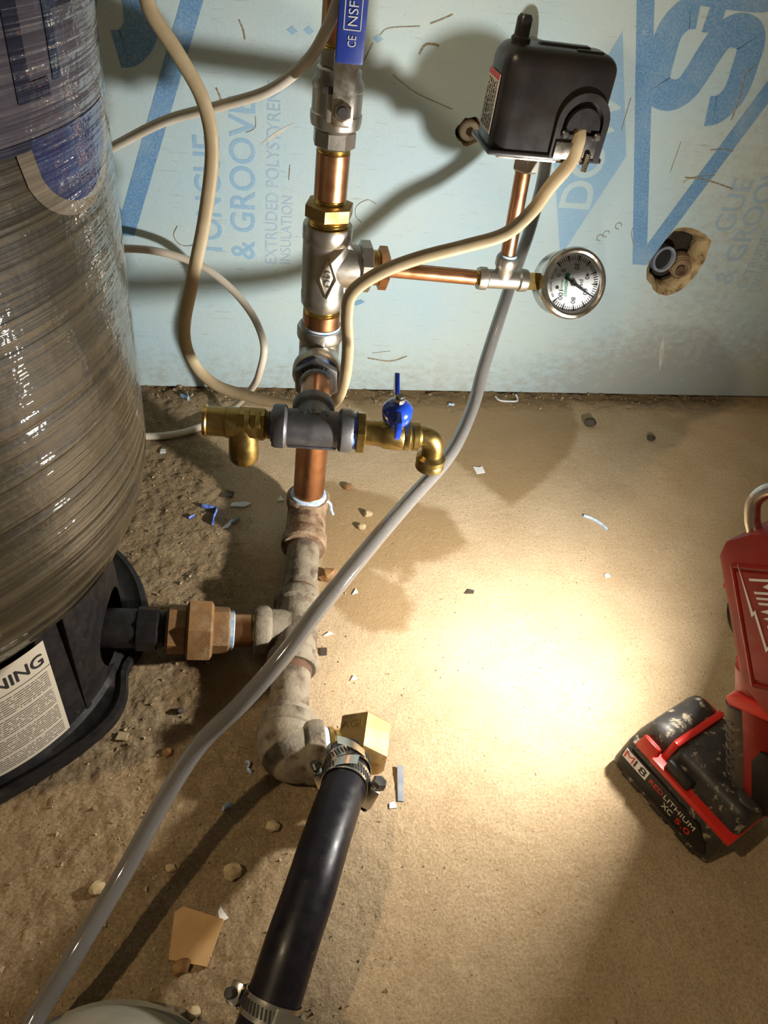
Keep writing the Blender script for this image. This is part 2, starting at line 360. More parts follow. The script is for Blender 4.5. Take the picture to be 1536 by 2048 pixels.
def prism(bm, poly, z0, z1, M=None, bev=0.0, scale_top=1.0):
    """polygon (x,y) extruded z0..z1"""
    M = M or Matrix(); cx = sum(p[0] for p in poly) / len(poly); cy = sum(p[1] for p in poly) / len(poly)
    a = [bm.verts.new(M @ Vector((p[0], p[1], z0))) for p in poly]
    b = [bm.verts.new(M @ Vector((cx + (p[0] - cx) * scale_top, cy + (p[1] - cy) * scale_top, z1))) for p in poly]
    fs = [bm.faces.new(a[::-1]), bm.faces.new(b)]
    for i in range(len(poly)):
        j = (i + 1) % len(poly); fs.append(bm.faces.new((a[i], a[j], b[j], b[i])))
    if bev > 0:
        es = list({e for f in fs for e in f.edges}); bmesh.ops.bevel(bm, geom=es, offset=bev, segments=2, affect='EDGES', profile=0.6)
    return bm
def text_bm(s, w=None, h=None, bold=0.0, ext=0.0, shear=0.0, align='LEFT'):
    """text mesh fitted to width w / height h (units), lower left at the origin"""
    c = bpy.data.curves.new('lettering', 'FONT'); c.body = s; c.size = 1.0; c.offset = bold; c.extrude = 0.0; c.shear = shear; c.resolution_u = 4
    o = bpy.data.objects.new('lettering', c); COL.objects.link(o)
    dg = bpy.context.evaluated_depsgraph_get(); me = bpy.data.meshes.new_from_object(o.evaluated_get(dg))
    bm = bmesh.new(); bm.from_mesh(me)
    bpy.data.objects.remove(o); bpy.data.curves.remove(c); bpy.data.meshes.remove(me)
    xs = [v.co.x for v in bm.verts]; ys = [v.co.y for v in bm.verts]
    sx = (w / (max(xs) - min(xs))) if w else None; sy = (h / (max(ys) - min(ys))) if h else None
    sx = sx or sy; sy = sy or sx; x0, y0 = min(xs), min(ys)
    for v in bm.verts: v.co = Vector(((v.co.x - x0) * sx, (v.co.y - y0) * sy, 0))
    if ext:
        g = bmesh.ops.extrude_face_region(bm, geom=bm.faces[:]); bmesh.ops.translate(bm, vec=(0, 0, ext), verts=[e for e in g['geom'] if isinstance(e, bmesh.types.BMVert)])
    return bm
def place(bm, M): bmesh.ops.transform(bm, matrix=M, verts=bm.verts); return bm
def txt(name, s, M, mat, parent, w=None, h=None, bold=0.0, ext=0.3, shear=0.0):
    return obj(name, place(text_bm(s, w, h, bold, ext, shear), M), mat, parent, flat=True)
def mxyz(o, x, y, z):
    M = Matrix((Vector(x).normalized(), Vector(y).normalized(), Vector(z).normalized())).transposed().to_4x4(); M.translation = Vector(o); return M
def struct(o, label, cat): o['kind'] = 'structure'; o['label'] = label; o['category'] = cat; return o
def inside(p, poly):
    x, y = p; c = False
    for i in range(len(poly)):
        (x1, y1), (x2, y2) = poly[i], poly[i - 1]
        if (y1 > y) != (y2 > y) and x < (x2 - x1) * (y - y1) / (y2 - y1) + x1: c = not c
    return c
def segdist(p, poly):
    best = 1e9
    for i in range(len(poly)):
        a = Vector(poly[i - 1]); b = Vector(poly[i]); d = b - a; t = max(0, min(1, (Vector(p) - a).dot(d) / max(1e-9, d.dot(d))))
        best = min(best, (Vector(p) - a - d * t).length)
    return best

# ------------------------------------------------------------------ floor
DAMP = [
 [(126,-245),(215,-281),(310,-317),(328,-387),(279,-420),(234,-427),(204,-440),(178,-434),(214,-463),(226,-498),(210,-539),(168,-540),(133,-514),(105,-475)],
 [(193,-13),(613,-18),(614,-97),(565,-177),(494,-249),(417,-308),(383,-248),(334,-171),(240,-116)],
 [(-150, -24), (300, -32), (950, -22), (950, 20), (-150, 20)],
 [(215,-417),(249,-409),(238,-446),(215,-459)],
 [(-5,-548),(-68,-551),(-81,-631),(-32,-647),(12,-599)],
]
def floor_height(x, y):
    d = dirt_amount(x, y)
    h = noise.noise(Vector((x * 0.012, y * 0.012, 1.3))) * 1.2
    if d > 0.01:
        h += d * (noise.noise(Vector((x * 0.03, y * 0.03, 5.0))) * 2.6 + noise.noise(Vector((x * 0.09, y * 0.09, 9.0))) * 1.9 + abs(noise.noise(Vector((x * 0.16, y * 0.16, 3.0)))) * 1.8 + noise.noise(Vector((x * 0.30, y * 0.30, 7.0))) * 1.1)
    if y > -60: h += max(0, noise.noise(Vector((x * 0.05, y * 0.07, 2.0))) + 0.25) * (60 + y) / 60 * 7
    return h
def dirt_amount(x, y):
    edge = 35 + (y + 500) * -0.12 + noise.noise(Vector((x * 0.006, y * 0.006, 0.2))) * 60
    t = (edge - x) / 130 + 0.5
    t = max(0.0, min(1.0, t))
    if y > -70: t = max(t, min(1, (y + 70) / 50))
    k = max(0.0, min(1.0, (-600 - y) / 200)) * max(0.0, min(1.0, (760 - x) / 200))
    return max(0.12 + 0.30 * k, t)
def build_floor():
    xs = [-1500, -1200, -950, -750, -600, -480, -440, -400, -370] + [-345 + 2.5 * i for i in range(int((155 + 345) / 2.5))] + [155 + 5 * i for i in range(int((960 - 155) / 5) + 1)] + [1050, 1200, 1500, 1900]
    ys = [-2000, -1700, -1450, -1250, -1120] + [-1020 + 2.5 * i for i in range(int(1030 / 2.5) + 1)] + [30, 60, 90]
    bm = bmesh.new(); V = []; dm = []; wt = []
    for y in ys:
        row = []
        for x in xs:
            row.append(bm.verts.new((x, y, floor_height(x, y)))); dm.append(dirt_amount(x, y))
            w = 0.0
            if -700 < y < 20 and -200 < x < 960:
                for poly in DAMP:
                    s = segdist((x, y), poly)
                    if s < 30 or True:
                        s = s if inside((x, y), poly) else -s
                        w = max(w, max(0, min(1, 0.5 + s / 36)))
            wt.append(w)
        V.append(row)
    for j in range(len(ys) - 1):
        for i in range(len(xs) - 1): bm.faces.new((V[j][i], V[j][i + 1], V[j + 1][i + 1], V[j + 1][i]))
    for v in bm.verts: v.co *= U
    for f in bm.faces: f.smooth = True
    me = bpy.data.meshes.new('floor'); bm.to_mesh(me); bm.free(); me.materials.append(FLOOR)
    for nm, arr in (('dirt', dm), ('damp', wt)):
        at = me.attributes.new(nm, 'FLOAT', 'POINT'); at.data.foreach_set('value', arr)
    o = bpy.data.objects.new('floor', me); COL.objects.link(o)
    return struct(o, 'dusty tan concrete floor with damp brown patches below the foam board', 'floor')
floor = build_floor()

# ------------------------------------------------------------------ wall: printed foam board with two holes
def loop(c, r, n, jit, seed, squash=1.0):
    out = []
    for i in range(n):
        a = 2 * PI * i / n; k = 1 + jit * noise.noise(Vector((math.cos(a) * 1.7 + seed, math.sin(a) * 1.7, seed))) + jit * 0.5 * noise.noise(Vector((math.cos(a) * 5 + seed, math.sin(a) * 5, seed)))
        out.append((c[0] + r * k * math.cos(a), c[1] + r * k * squash * math.sin(a)))
    return out
HOLE = (738, 272); PLUG = (334, 442)
def build_wall():
    bm = bmesh.new()
    outer = [(-1500, 4), (1900, 4), (1900, 1900), (-1500, 1900)]
    rims = [loop(HOLE, 53, 40, 0.13, 3.1, 1.12), loop(PLUG, 19, 24, 0.2, 8.4)]
    es = []; loops = []
    for L in [outer] + rims:
        vs_ = [bm.verts.new((x, 0, z)) for x, z in L]; loops.append(vs_)
        for i in range(len(vs_)): es.append(bm.edges.new((vs_[i], vs_[(i + 1) % len(vs_)])))
    bmesh.ops.triangle_fill(bm, use_beauty=True, use_dissolve=False, edges=es)
    # outer edges of the board
    back = [bm.verts.new((x, 42, z)) for x, z in outer]
    for i in range(4):
        j = (i + 1) % 4; bm.faces.new((loops[0][i], loops[0][j], back[j], back[i]))
    wall = obj('wall_back', bm, FOAM, None, flat=True)
    for f in wall.data.polygons: f.use_smooth = False
    struct(wall, 'pale blue-green foam insulation board with blue printing', 'wall')
    # crumbled reveal of the large hole and of the small one
    bm = bmesh.new(); n = 40
    rings = []
    for r, d, j in ((53, 0, 0.13), (49, 4, 0.16), (43, 11, 0.18), (41, 24, 0.15), (44, 44, 0.12)):
        rings.append([bm.verts.new((x, d + (noise.noise(Vector((x * 0.1, z * 0.1, d))) * 4 if d else 0), z)) for x, z in loop(HOLE, r, n, j, 3.1, 1.12)])
    for a, b in zip(rings, rings[1:]):
        for i in range(n): bm.faces.new((a[i], a[(i + 1) % n], b[(i + 1) % n], b[i]))
    o = obj('hole_rim', bm, CHIP, wall, label='crumbled tan rim of the large hole')
    bm = bmesh.new(); n = 24; rings = []
    for r, d in ((19, 0), (18, 8), (17.5, 40)):
        rings.append([bm.verts.new((x, d, z)) for x, z in loop(PLUG, r, n, 0.2, 8.4)])
    for a, b in zip(rings, rings[1:]):
        for i in range(n): bm.faces.new((a[i], a[(i + 1) % n], b[(i + 1) % n], b[i]))
    obj('small_hole_rim', bm, CHIP, wall)
    bm = bmesh.new(); box(bm, (200, 70, 950), (3400, 40, 1900)); struct(obj('trim_1', bm, SOIL), 'dark masonry seen through the hole in the foam board', 'masonry')
    return wall
wall = build_wall()
def flat_poly(name, pts, mat, y=-0.35, parent=wall, label=None):
    bm = bmesh.new(); bm.faces.new([bm.verts.new((x, y, z)) for x, z in pts]); 
    return obj(name, bm, mat, parent, flat=True, label=label)
def wall_text(name, s, xbase, z0, w, h, mat, bold=0.0, y=-0.35, shear=0.0):
    M = mxyz((xbase, y, z0), (0, 0, 1), (-1, 0, 0), (0, -1, 0))
    return txt(name, s, M, mat, wall, w, h, bold, 0.0, shear)
def ribbon(name, pts, wd, xbase, z0, w, h, mat=None, yy=-0.45):
    """letter stroke printed on the board: pts in unit letter coordinates (along reading direction, cap height)"""
    c = spline([(p[0] * w, p[1] * h, 0) for p in pts], 6); bm = bmesh.new(); rows = []
    for i, p in enumerate(c):
        d_ = (c[min(i + 1, len(c) - 1)] - c[max(i - 1, 0)]).normalized(); n_ = Vector((-d_.y, d_.x, 0)) * wd / 2
        rows.append([bm.verts.new((xbase - q.y, yy, z0 + q.x)) for q in (p + n_, p - n_)])
    for a, b in zip(rows, rows[1:]): bm.faces.new((a[0], a[1], b[1], b[0]))
    return obj(name, bm, mat or INK, wall, flat=True)
for dx in (0, -825):
    # big V stripes
    ax, az = 672 + dx, 262
    for s, top in ((-1, 900), (1, 900)):
        k = 0.372; wd = 13
        flat_poly('print_stripe', [(ax - wd + s * 0, az), (ax + wd, az), (ax + wd + s * k * (top - az), top), (ax - wd + s * k * (top - az), top)], INK if dx == 0 else INK, y=-0.30 - 0.05 * (s > 0))
    ribbon('print_letter', [(-0.02, .30), (.02, .20), (.20, .11), (.50, .11), (.80, .15), (.885, .30), (.80, .42), (.60, .48), (.40, .52), (.20, .58), (.115, .70), (.20, .85), (.50, .89), (.80, .89), (.98, .80), (1.02, .70)], 40, 738 + dx, 500, 112, 168)
    ribbon('print_letter', [(0, 1), (0, .55), (.02, .22), (.12, .12), (.5, .10)], 27, 738 + dx, 634, 90, 132, yy=-0.55)
    ribbon('print_letter', [(0, 0), (1, 0)], 24, 646 + dx, 592, 108, 10, yy=-0.65)
    flat_poly('print_diamond', [(520 + dx, 582), (584 + dx, 428), (527 + dx, 268), (466 + dx, 428)], INKL)
    wall_text('print_lettering', 'DOW', 552 + dx, 346, 165, 54, FOAMP, bold=0.02, y=-0.6)
    wall_text('print_lettering', 'R', 556 + dx, 581, 6, 7, INKL)
    if dx: wall_text('print_lettering', 'TONGUE', -14 + 825 + dx, 237, 170, 37, INKL, bold=0.012)
    else: wall_text('print_lettering', 'GUE', 815, 326, 84, 37, INKT, bold=0.012)
    wall_text('print_lettering', '& GROOVE', 34 + 825 + dx, 236, 222, 36, INKL if dx else INKT, bold=0.012)
    wall_text('print_lettering', 'EXTRUDED POLYSTYRENE', 67 + 825 + dx, 231, 250, 18, INKT)
    wall_text('print_lettering', 'INSULATION', 88 + 825 + dx, 232, 102, 16, INKT)
for (x, z) in ((79,539), (100,541), (189,541)):
    flat_poly('print_mark', [(x - 7, z), (x, z + 5), (x + 7, z), (x, z - 5)], INKL)
SCR = pm('scratch_dirt', (0.24, 0.20, 0.12), (0.40, 0.36, 0.26), 0.8, ns=300)
GOUGE = pm('bare_foam_gouge', (0.70, 0.72, 0.66), (0.60, 0.60, 0.50), 0.8)
def scuff(pts, r=0.9, mat=SCR):
    r *= 0.7
    return obj('scratch', sweep(B(), spline([(x, -0.4, z) for x, z in pts], 6), r, 6, 0.5, side=(1, 0, 0)), mat, wall)
def ring_pts(c, r, a0, a1, n=10): return [(c[0] + r * math.cos(a0 + (a1 - a0) * i / n), c[1] + r * math.sin(a0 + (a1 - a0) * i / n)) for i in range(n + 1)]
scuff([(-78,281),(-84,267),(-77,254),(-63,252),(-51,258)], 1.0)
scuff([(212,332),(198,337),(183,327),(183,312),(193,303)], 0.7)
scuff([(34,437),(33,422),(21,415)], 0.6)
scuff([(246,529),(252,540),(263,542),(271,541)], 2.0)
scuff([(191,545),(202,554),(242,560)], 0.8)
scuff([(255,564),(271,571),(283,577)], 1.3)
scuff([(174,515),(183,536)], 0.9)
scuff([(214,502),(248,484),(304,468)], 0.7)
scuff([(693,405),(729,404),(783,394)], 1.4)
scuff([(693,397),(706,406),(742,412)], 0.8)
scuff([(665,410),(664,455)], 0.8)
scuff([(563,462),(562,505)], 0.9)
scuff([(732,490),(730,523),(725,548),(734,562)], 1.6)
scuff([(717,447),(737,450),(755,448)], 1.0)
scuff([(13,544),(18,534),(20,524)], 1.6)
scuff([(-17,466),(-12,455),(-10,443)], 1.8)
scuff([(82,378),(81,357)], 0.9)
scuff([(228,69),(269,64),(298,75)], 2.0)
scuff([(235,79),(266,84)], 0.8)
scuff([(636,323),(638,311),(654,286)], 0.9)
for c in ((610,324), (594,310), (585,303)): scuff(ring_pts(c, 5, 0, 5.2), 0.9)
for a, b in (((40,401), (86,433)), ((451,291), (416,297)), ((796,54), (770,138))):
    v_ = Vector((b[0] - a[0], b[1] - a[1])); n_ = Vector((-v_.y, v_.x)).normalized() * (5 if v_.length > 70 else 3)
    flat_poly('gouge', [a, ((a[0] + b[0]) / 2 + n_.x, (a[1] + b[1]) / 2 + n_.y), b, ((a[0] + b[0]) / 2 - n_.x, (a[1] + b[1]) / 2 - n_.y)], GOUGE, y=-0.5)
flat_poly('blue_smudge', [(189,171), (205,178), (212,174), (198,166)], INK, y=-0.5)
# fittings in the holes
t = thing('plastic_plug', 'white plastic plug with rusty bolt in small foam hole beside switch', 'plug', (337, 10, 440), (0, -1, 0))
obj('sleeve', lathe(B(), [(0, -20), (15, -20), (15, 0), (13, 2), (0, 2)], 24), PVCW, t)
obj('bolt', hexp(B(), 11, 2, 6, None, 1), RUST, t)
t = thing('conduit_end', 'open grey-blue conduit end inside the large wall hole', 'conduit', (724, 20, 266), (0.12, -1, 0.1))
obj('pipe_wall', lathe(B(), [(22, -30), (22, 4), (17.5, 4), (17.5, -28), (0, -28)], 28, close=False), PVC, t)
obj('bore_shade', lathe(B(), [(0, -3), (17.4, -3), (17.4, -5), (0, -5)], 24), BLACKP, t)  # black disc stands in for the shade inside the open conduit
t = thing('threaded_plug', 'brown ribbed fitting beside the open conduit in the large hole', 'fitting', (762, 14, 252), (-0.25, -1, -0.1))
obj('body', lathe(B(), [(0, -30), (19, -30), (19, -12), (16, -10), (18, -6), (15, -4), (17, 0), (14, 3), (11, 3), (10, -3), (0, -3)], 28), pm('brown_fitting', (0.28, 0.20, 0.12), (0.18, 0.12, 0.07), 0.5, bump=0.2), t)
obj('core', lathe(B(), [(0, -3), (7, -3), (7, 1.5), (5, 2.5), (0, 2.5)], 20), RUST, t)

# ------------------------------------------------------------------ pressure tank
TC = (-326, -534)
tank = thing('pressure_tank', 'large film-wrapped tan pressure tank on a black base', 'tank', (TC[0], TC[1], 0))
def ell(a0, a1, n, r, zc, a): return [(r * math.cos(a0 + (a1 - a0) * i / n), zc + a * math.sin(a0 + (a1 - a0) * i / n)) for i in range(n + 1)]
body_prof = [(0, 150), (150, 158), (205, 185), (218, 203), (221, 207)] + [(244 * math.sqrt(max(0, 1 - ((300 - z) / 215) ** 2)), z) for z in (212, 222, 235, 250, 268, 285)] + [(244, 300), (244, 620), (244, 860)] + ell(0.15, PI / 2, 9, 244, 860, 130)
body_prof[-1] = (0, body_prof[-1][1])
obj('body', lathe(B(), body_prof, 128), FILM, tank)
def cyl_patch(R, a0, a1, z0, z1, n=12, m=2, corner=0.0):
    bm = bmesh.new(); grid = []
    uvl = bm.loops.layers.uv.new('UVMap')
    for j in range(m + 1):
        row = []
        for i in range(n + 1):
            a = math.radians(a0 + (a1 - a0) * i / n); row.append(bm.verts.new((R * math.cos(a), R * math.sin(a), z0 + (z1 - z0) * j / m)))
        grid.append(row)
    for j in range(m):
        for i in range(n):
            f = bm.faces.new((grid[j][i], grid[j][i + 1], grid[j + 1][i + 1], grid[j + 1][i]))
            for l, (ii, jj) in zip(f.loops, ((i, j), (i + 1, j), (i + 1, j + 1), (i, j + 1))):
                l[uvl].uv = (math.radians(abs(a1 - a0)) * R * ii / n, (z1 - z0) * jj / m)
    return bm
def cyl_poly(R, pts):
    """polygon given as (degrees, z) laid on the cylinder, cut fine enough to follow it"""
    bm = bmesh.new(); bm.faces.new([bm.verts.new((a, z, 0)) for a, z in pts])
    bmesh.ops.triangulate(bm, faces=bm.faces)
    for _ in range(4): bmesh.ops.subdivide_edges(bm, edges=[e for e in bm.edges if abs(e.verts[0].co.x - e.verts[1].co.x) > 2.0], cuts=1)
    bmesh.ops.triangulate(bm, faces=bm.faces)
    for v in bm.verts: v.co = Vector((R * math.cos(math.radians(v.co.x)), R * math.sin(math.radians(v.co.x)), v.co.y))
    return bm
d = obj('brand_decal', cyl_patch(244.5, -110, -2, 583, 800, 48, 2), DECAL, tank, label='dark slate decal band')
obj('decal_edge', cyl_patch(244.9, -110, -20.5, 579.5, 584.5, 40, 1), DECALK, d)
def cyl_cols(R, cols):
    """strip on the cylinder from columns (degrees, z low, z high)"""
    bm = bmesh.new(); V = [[bm.verts.new((R * math.cos(math.radians(a)), R * math.sin(math.radians(a)), z)) for z in (lo, hi)] for a, lo, hi in cols]
    for p, q in zip(V, V[1:]): bm.faces.new((p[0], q[0], q[1], p[1]))
    return bm
def tongue_lo(a, c=-14.5, hw=11.5, z0=578, dz=38): return z0 - dz * math.sqrt(max(0, 1 - ((a - c) / hw) ** 2))
obj('badge_border', cyl_cols(244.7, [(a, tongue_lo(a, -14.5, 14.5, 578, 46), 584) for a in [-29 + 29 * i / 28 for i in range(29)]]), PAPERF, d)
obj('decal_badge', cyl_cols(244.9, [(a, tongue_lo(a), 584) for a in [-26 + 23 * i / 24 for i in range(25)]]), NAVY, d)
def letter(cols): return obj('decal_letter', cyl_cols(245.0, cols), DECALK, d)
letter([(-27.0, 602, 655), (-26, 602, 655), (-25, 602, 655), (-24.2, 602, 655)]); letter([(-24.2, 602, 611), (-22, 602, 611), (-20.3, 602, 611)])
letter([(-19.2, 608, 665), (-18.2, 608, 665), (-17.2, 608, 665)]); letter([(-17.2, 640, 648), (-14, 640, 648), (-11, 640, 648)])
letter([(-34, 640, 650), (-32, 640, 650), (-29.8, 640, 650)])
# base skirt with the pipe hole
def skirt():
    bm = bmesh.new(); R0, R1, H = 196, 188, 200; n, m = 180, 50; V = []
    for j in range(m + 1):
        z = H * j / m; R = R0 + (R1 - R0) * j / m
        V.append([bm.verts.new((R * math.cos(2 * PI * i / n), R * math.sin(2 * PI * i / n), z)) for i in range(n)])
    hc, hz, hr = math.radians(-6.5), 57, 43
    def inhole(i, j):
        a = 2 * PI * (i + .5) / n; a = a - 2 * PI if a > PI else a
        return math.hypot((a - hc) * 190, H * (j + .5) / m - hz) < hr
    for j in range(m):
        for i in range(n):
            if not inhole(i, j): bm.faces.new((V[j][i], V[j][(i + 1) % n], V[j + 1][(i + 1) % n], V[j + 1][i]))
    # round the stepped hole border
    for v in [v for v in bm.verts if v.is_boundary and 2 < v.co.z < H - 2]:
        a = math.atan2(v.co.y, v.co.x); du = (a - hc) * 190; dz = v.co.z - hz; L = math.hypot(du, dz) or 1
        a2 = hc + du / L * hr / 190; z2 = hz + dz / L * hr; R = R0 + (R1 - R0) * z2 / H; v.co = Vector((R * math.cos(a2), R * math.sin(a2), z2))
    g = bmesh.ops.solidify(bm, geom=bm.faces[:], thickness=7)
    return bm
sk = obj('base_skirt', skirt(), BLACKABS, tank)
obj('base_interior', lathe(B(), [(0, 2), (120, 2), (120, 158), (0, 158)], 48), BLACKABS, tank)
for k in range(12):
    if k in (1, 10, 11): continue
    obj('rib', box(B(), (193, 0, 100), (7, 9, 198), 2, Matrix.Rotation(math.radians(-30 + 30 * k), 4, 'Z')), BLACKABS, tank)
fl = []
bm = bmesh.new(); n = 144; prof = [(192, 26), (199, 14), (208, 12), (214, 15), (220, 13), (222, 6), (220, 0), (190, 0)]
rings = []
for r, z in prof:
    row = []
    for i in range(n):
        a = 2 * PI * i / n; ad = math.degrees(a); ad = ad - 360 if ad > 180 else ad
        k = 1.0 if r < 200 else 1 - 0.055 * math.exp(-((ad + 13) / 7) ** 2) + 0.02 * math.exp(-((ad + 29) / 8) ** 2) + 0.012 * math.exp(-((ad - 30) / 20) ** 2) - 0.035 * math.exp(-((ad + 58) / 14) ** 2)
        row.append(bm.verts.new((r * k * math.cos(a), r * k * math.sin(a), z)))
    rings.append(row)
for a, b in zip(rings, rings[1:]):
    for i in range(n): bm.faces.new((a[i], a[(i + 1) % n], b[(i + 1) % n], b[i]))
obj('base_flange', bm, BLACKABS, tank)
lab = obj('warning_label', cyl_patch(196.0, -74, -38.4, 14, 166, 24, 4), WARN, tank, label='cream warning label with fine print')
wb = text_bm('WARNING', 95, 16, 0.01, 0.0)
for v in wb.verts:
    a = math.radians(-38.4) - (100 - v.co.x) / 196.4; zz = 138 + v.co.y; v.co = Vector((196.6 * math.cos(a), 196.6 * math.sin(a), zz))
obj('label_heading', wb, BLACKP, lab, flat=True)

# ------------------------------------------------------------------ riser: vertical run of fittings, top to bottom
RX, RY = 98, -339
def nipple(label, p0, p1, r, mat=COPPER, t0=9, t1=9, group='pipe nipples of the riser', tape0=False, tape1=False, name='pipe_nipple', tmat=None):
    p0 = Vector(p0); p1 = Vector(p1); L = (p1 - p0).length
    t = thing(name, label, 'pipe', p0, p1 - p0, group=None)
    tm = tmat or THREAD
    obj('pipe_wall', lathe(B(), [(r * .8, t0), (r, t0), (r, L - t1), (r * .8, L - t1)], 40), mat, t)
    if t0: obj('thread', lathe(B(), thread_prof(r, 0, t0 + .5), 40), tm, t)
    if t1: obj('thread', lathe(B(), thread_prof(r, L - t1 - .5, L), 40), tm, t)
    return t
nipple('copper-coloured pipe above the blue-handled ball valve', (RX - 2, RY, 585), (RX - 2, RY, 900), 16.7, t1=0)
# ball valve
bv = thing('ball_valve', 'stainless ball valve with long blue lever handle', 'valve', (RX, RY, 506))
bm = B(); hexp(bm, 39, 0, 17, None, 2, n=8, phase=PI / 8)
lathe(bm, [(19, 16), (23.5, 19), (24.5, 24), (24.5, 30), (23.4, 31), (23.4, 50), (24.3, 51), (24.3, 55), (21, 60), (20.5, 66), (18, 68)], 40)
hexp(bm, 36, 67, 84, None, 2, n=8, phase=PI / 8)
obj('valve_body', bm, STEEL, bv)
obj('pad', box(B(), (0, -22, 41), (25, 8, 28), 2), STEEL, bv)
My = Matrix.Rotation(PI / 2, 4, 'X')            # local z -> -y
def outy(x, z, y0=0): return T(x, y0, z) @ My
obj('stem', lathe(B(), [(9, 20), (9, 36), (5, 36), (5, 47), (0, 47)], 24, outy(0, 41)), STEELK, bv)
hd = obj('lever', prism(B(), [(-9.5, 30), (-9.5, 58), (-10, 82), (10, 82), (9.5, 58), (9.5, 30), (6, 28), (-6, 28)], 0, 3, mxyz((0, -38, 0), (1, 0, 0), (0, 0, 1), (0, -1, 0)), 0.6), STEELB, bv)
obj('handle_sleeve', box(B(), (2, -42.5, 150), (24, 8, 142), 2.5), BLUEV, hd)
obj('stop_tab', box(B(), (-13, -36, 56), (9, 3, 6), 0.6), STEELK, bv)
obj('nut', hexp(B(), 15, 38, 44, outy(0, 41), 1), STEELB, bv)
obj('washer', lathe(B(), [(9, 37.5), (9, 39.3), (4, 39.3)], 24, outy(0, 41)), STEELK, bv)
Mh = lambda x, z: mxyz((x, -46.8, z), (0, 0, 1), (-1, 0, 0), (0, -1, 0))
bm = B()
for a, b_, c, d_ in ((-7, 104, 14, .8), (-7, 128, 14, .8)): box(bm, (a + 9, -46.7, b_), (c, .4, d_))
for a in (-5, 9): box(bm, (a, -46.7, 116), (.8, .4, 24))
obj('print_frame', bm, WHITEP, hd)
txt('print', 'NSF', Mh(6, 107), WHITEP, hd, 17, 8)
txt('print', 'CE', Mh(6, 92), WHITEP, hd, 8, 7)
txt('print', 'ACS', Mh(7, 134), WHITEP, hd, 18, 9)
nipple('copper-coloured pipe nipple between ball valve and hex bushing', (RX, RY, 441), (RX, RY, 513), 16.7, t0=17, t1=12)
hb = thing('hex_bushing', 'brass hex bushing on top of the large stainless tee', 'fitting', (RX, RY, 428))
obj('hex', hexp(B(), 45, 10, 25, None, 1.6, phase=0.25), BRASSD, hb); obj('thread', lathe(B(), thread_prof(21.5, 0, 10.5), 40), THREAD, hb)
# large stainless tee
st = thing('stainless_tee', 'large stainless pipe tee with raised diamond mark', 'fitting', (RX, RY, 338))
bm = B(); lathe(bm, [(18, 0), (21, 0), (24, 5), (24.6, 17), (24.0, 18), (25, 40), (25.2, 76), (26, 77), (26.2, 90), (25.2, 93), (21, 93), (20, 88)], 48, close=False)
obj('tee_body', bm, STEEL, st)
Mx = Matrix.Rotation(PI / 2, 4, 'Y')
bm = B(); lathe(bm, [(23.5, 8), (23.5, 24), (22, 34), (22, 36)], 40, T(0, 0, 49) @ Mx)
prism(bm, [(10, 8), (34, 30), (34, 62), (10, 92)], -9, 9, mxyz((0, 0, 0), (1, 0, 0), (0, 0, 1), (0, -1, 0)))
obj('branch', bm, STEEL, st)
obj('branch_rim', hexp(B(), 50, 36, 50, T(0, 0, 49) @ Mx, 2, n=8, phase=PI / 8), STEEL, st)
Md = mxyz((0, -25.6, 44), (1, 0, 0), (0, 0, 1), (0, -1, 0))
bm = B()
for i in range(4):
    pts = [(0, 22), (9, 0), (0, -22), (-9, 0)]; a = Vector((*pts[i], 0)); b_ = Vector((*pts[(i + 1) % 4], 0)); dd = (b_ - a).normalized(); nn_ = Vector((-dd.y, dd.x, 0)) * .7
    prism(bm, [(a + nn_)[:2], (b_ + nn_)[:2], (b_ - nn_)[:2], (a - nn_)[:2]], -1.2, .8, Md)
mk = obj('cast_mark', bm, STEELB, st); txt('cast_letter', 'S', Md @ T(-3, 1, 0), STEELB, mk, 6, 8, ext=.8); txt('cast_letter', 'C', Md @ T(-3, -9, 0), STEELB, mk, 6, 8, ext=.8)
rb = thing('reducing_bushing', 'brass reducing bushing on the side of the large tee', 'fitting', (RX + 50, RY, 386), (1, 0, 0))
obj('thread', lathe(B(), thread_prof(19, 0, 8), 36), THREAD, rb); obj('hex', hexp(B(), 40, 7.5, 19, None, 1.4, phase=0.1), COPPER, rb)
# small branch to gauge and switch
nipple('thin horizontal copper nipple from large tee to small tee', (RX + 64, RY, 385), (280, RY, 380), 8.3, t0=6, t1=12)
s3 = thing('small_tee', 'small stainless tee marked 304 between gauge and switch', 'fitting', (301, RY, 380), (1, 0, 0), (0, 0, 1))
bm = B(); lathe(bm, [(8, -29), (12, -29), (12.6, -26), (12.6, -20), (10.5, -18), (10.5, 18), (12.6, 20), (12.6, 26), (12, 29), (8, 29)], 32)
bm2 = Matrix.Rotation(PI / 2, 4, 'Y')
lathe(bm, [(10.5, 0), (10.5, 14), (12.4, 17), (12.4, 25), (11.5, 27), (8, 27)], 32, bm2)
obj('tee_body', bm, STEEL, s3)
M3 = mxyz((-2.5, -12.5, -11), (0, 0, 1), (1, 0, 0), (0, -1, 0))
s3n = text_bm('304', 20, 8, 0.0, 1.0)
place(s3n, mxyz((-5.5, -8.8, -10), (0, 0, 1), (0.8, -0.55, 0), (-0.55, -0.8, 0)))
obj('cast_number', s3n, STEELB, s3, flat=True)
obj('thread_tape_wrap', lathe(B(), [(9, 26.5), (10.4, 26.5), (9.6, 30), (8.4, 30)], 28, bm2), TAPE, s3)
nipple('thin vertical copper nipple under the pressure switch', (301, RY, 404), (294.5, RY, 506), 8.3, t0=4, t1=5)
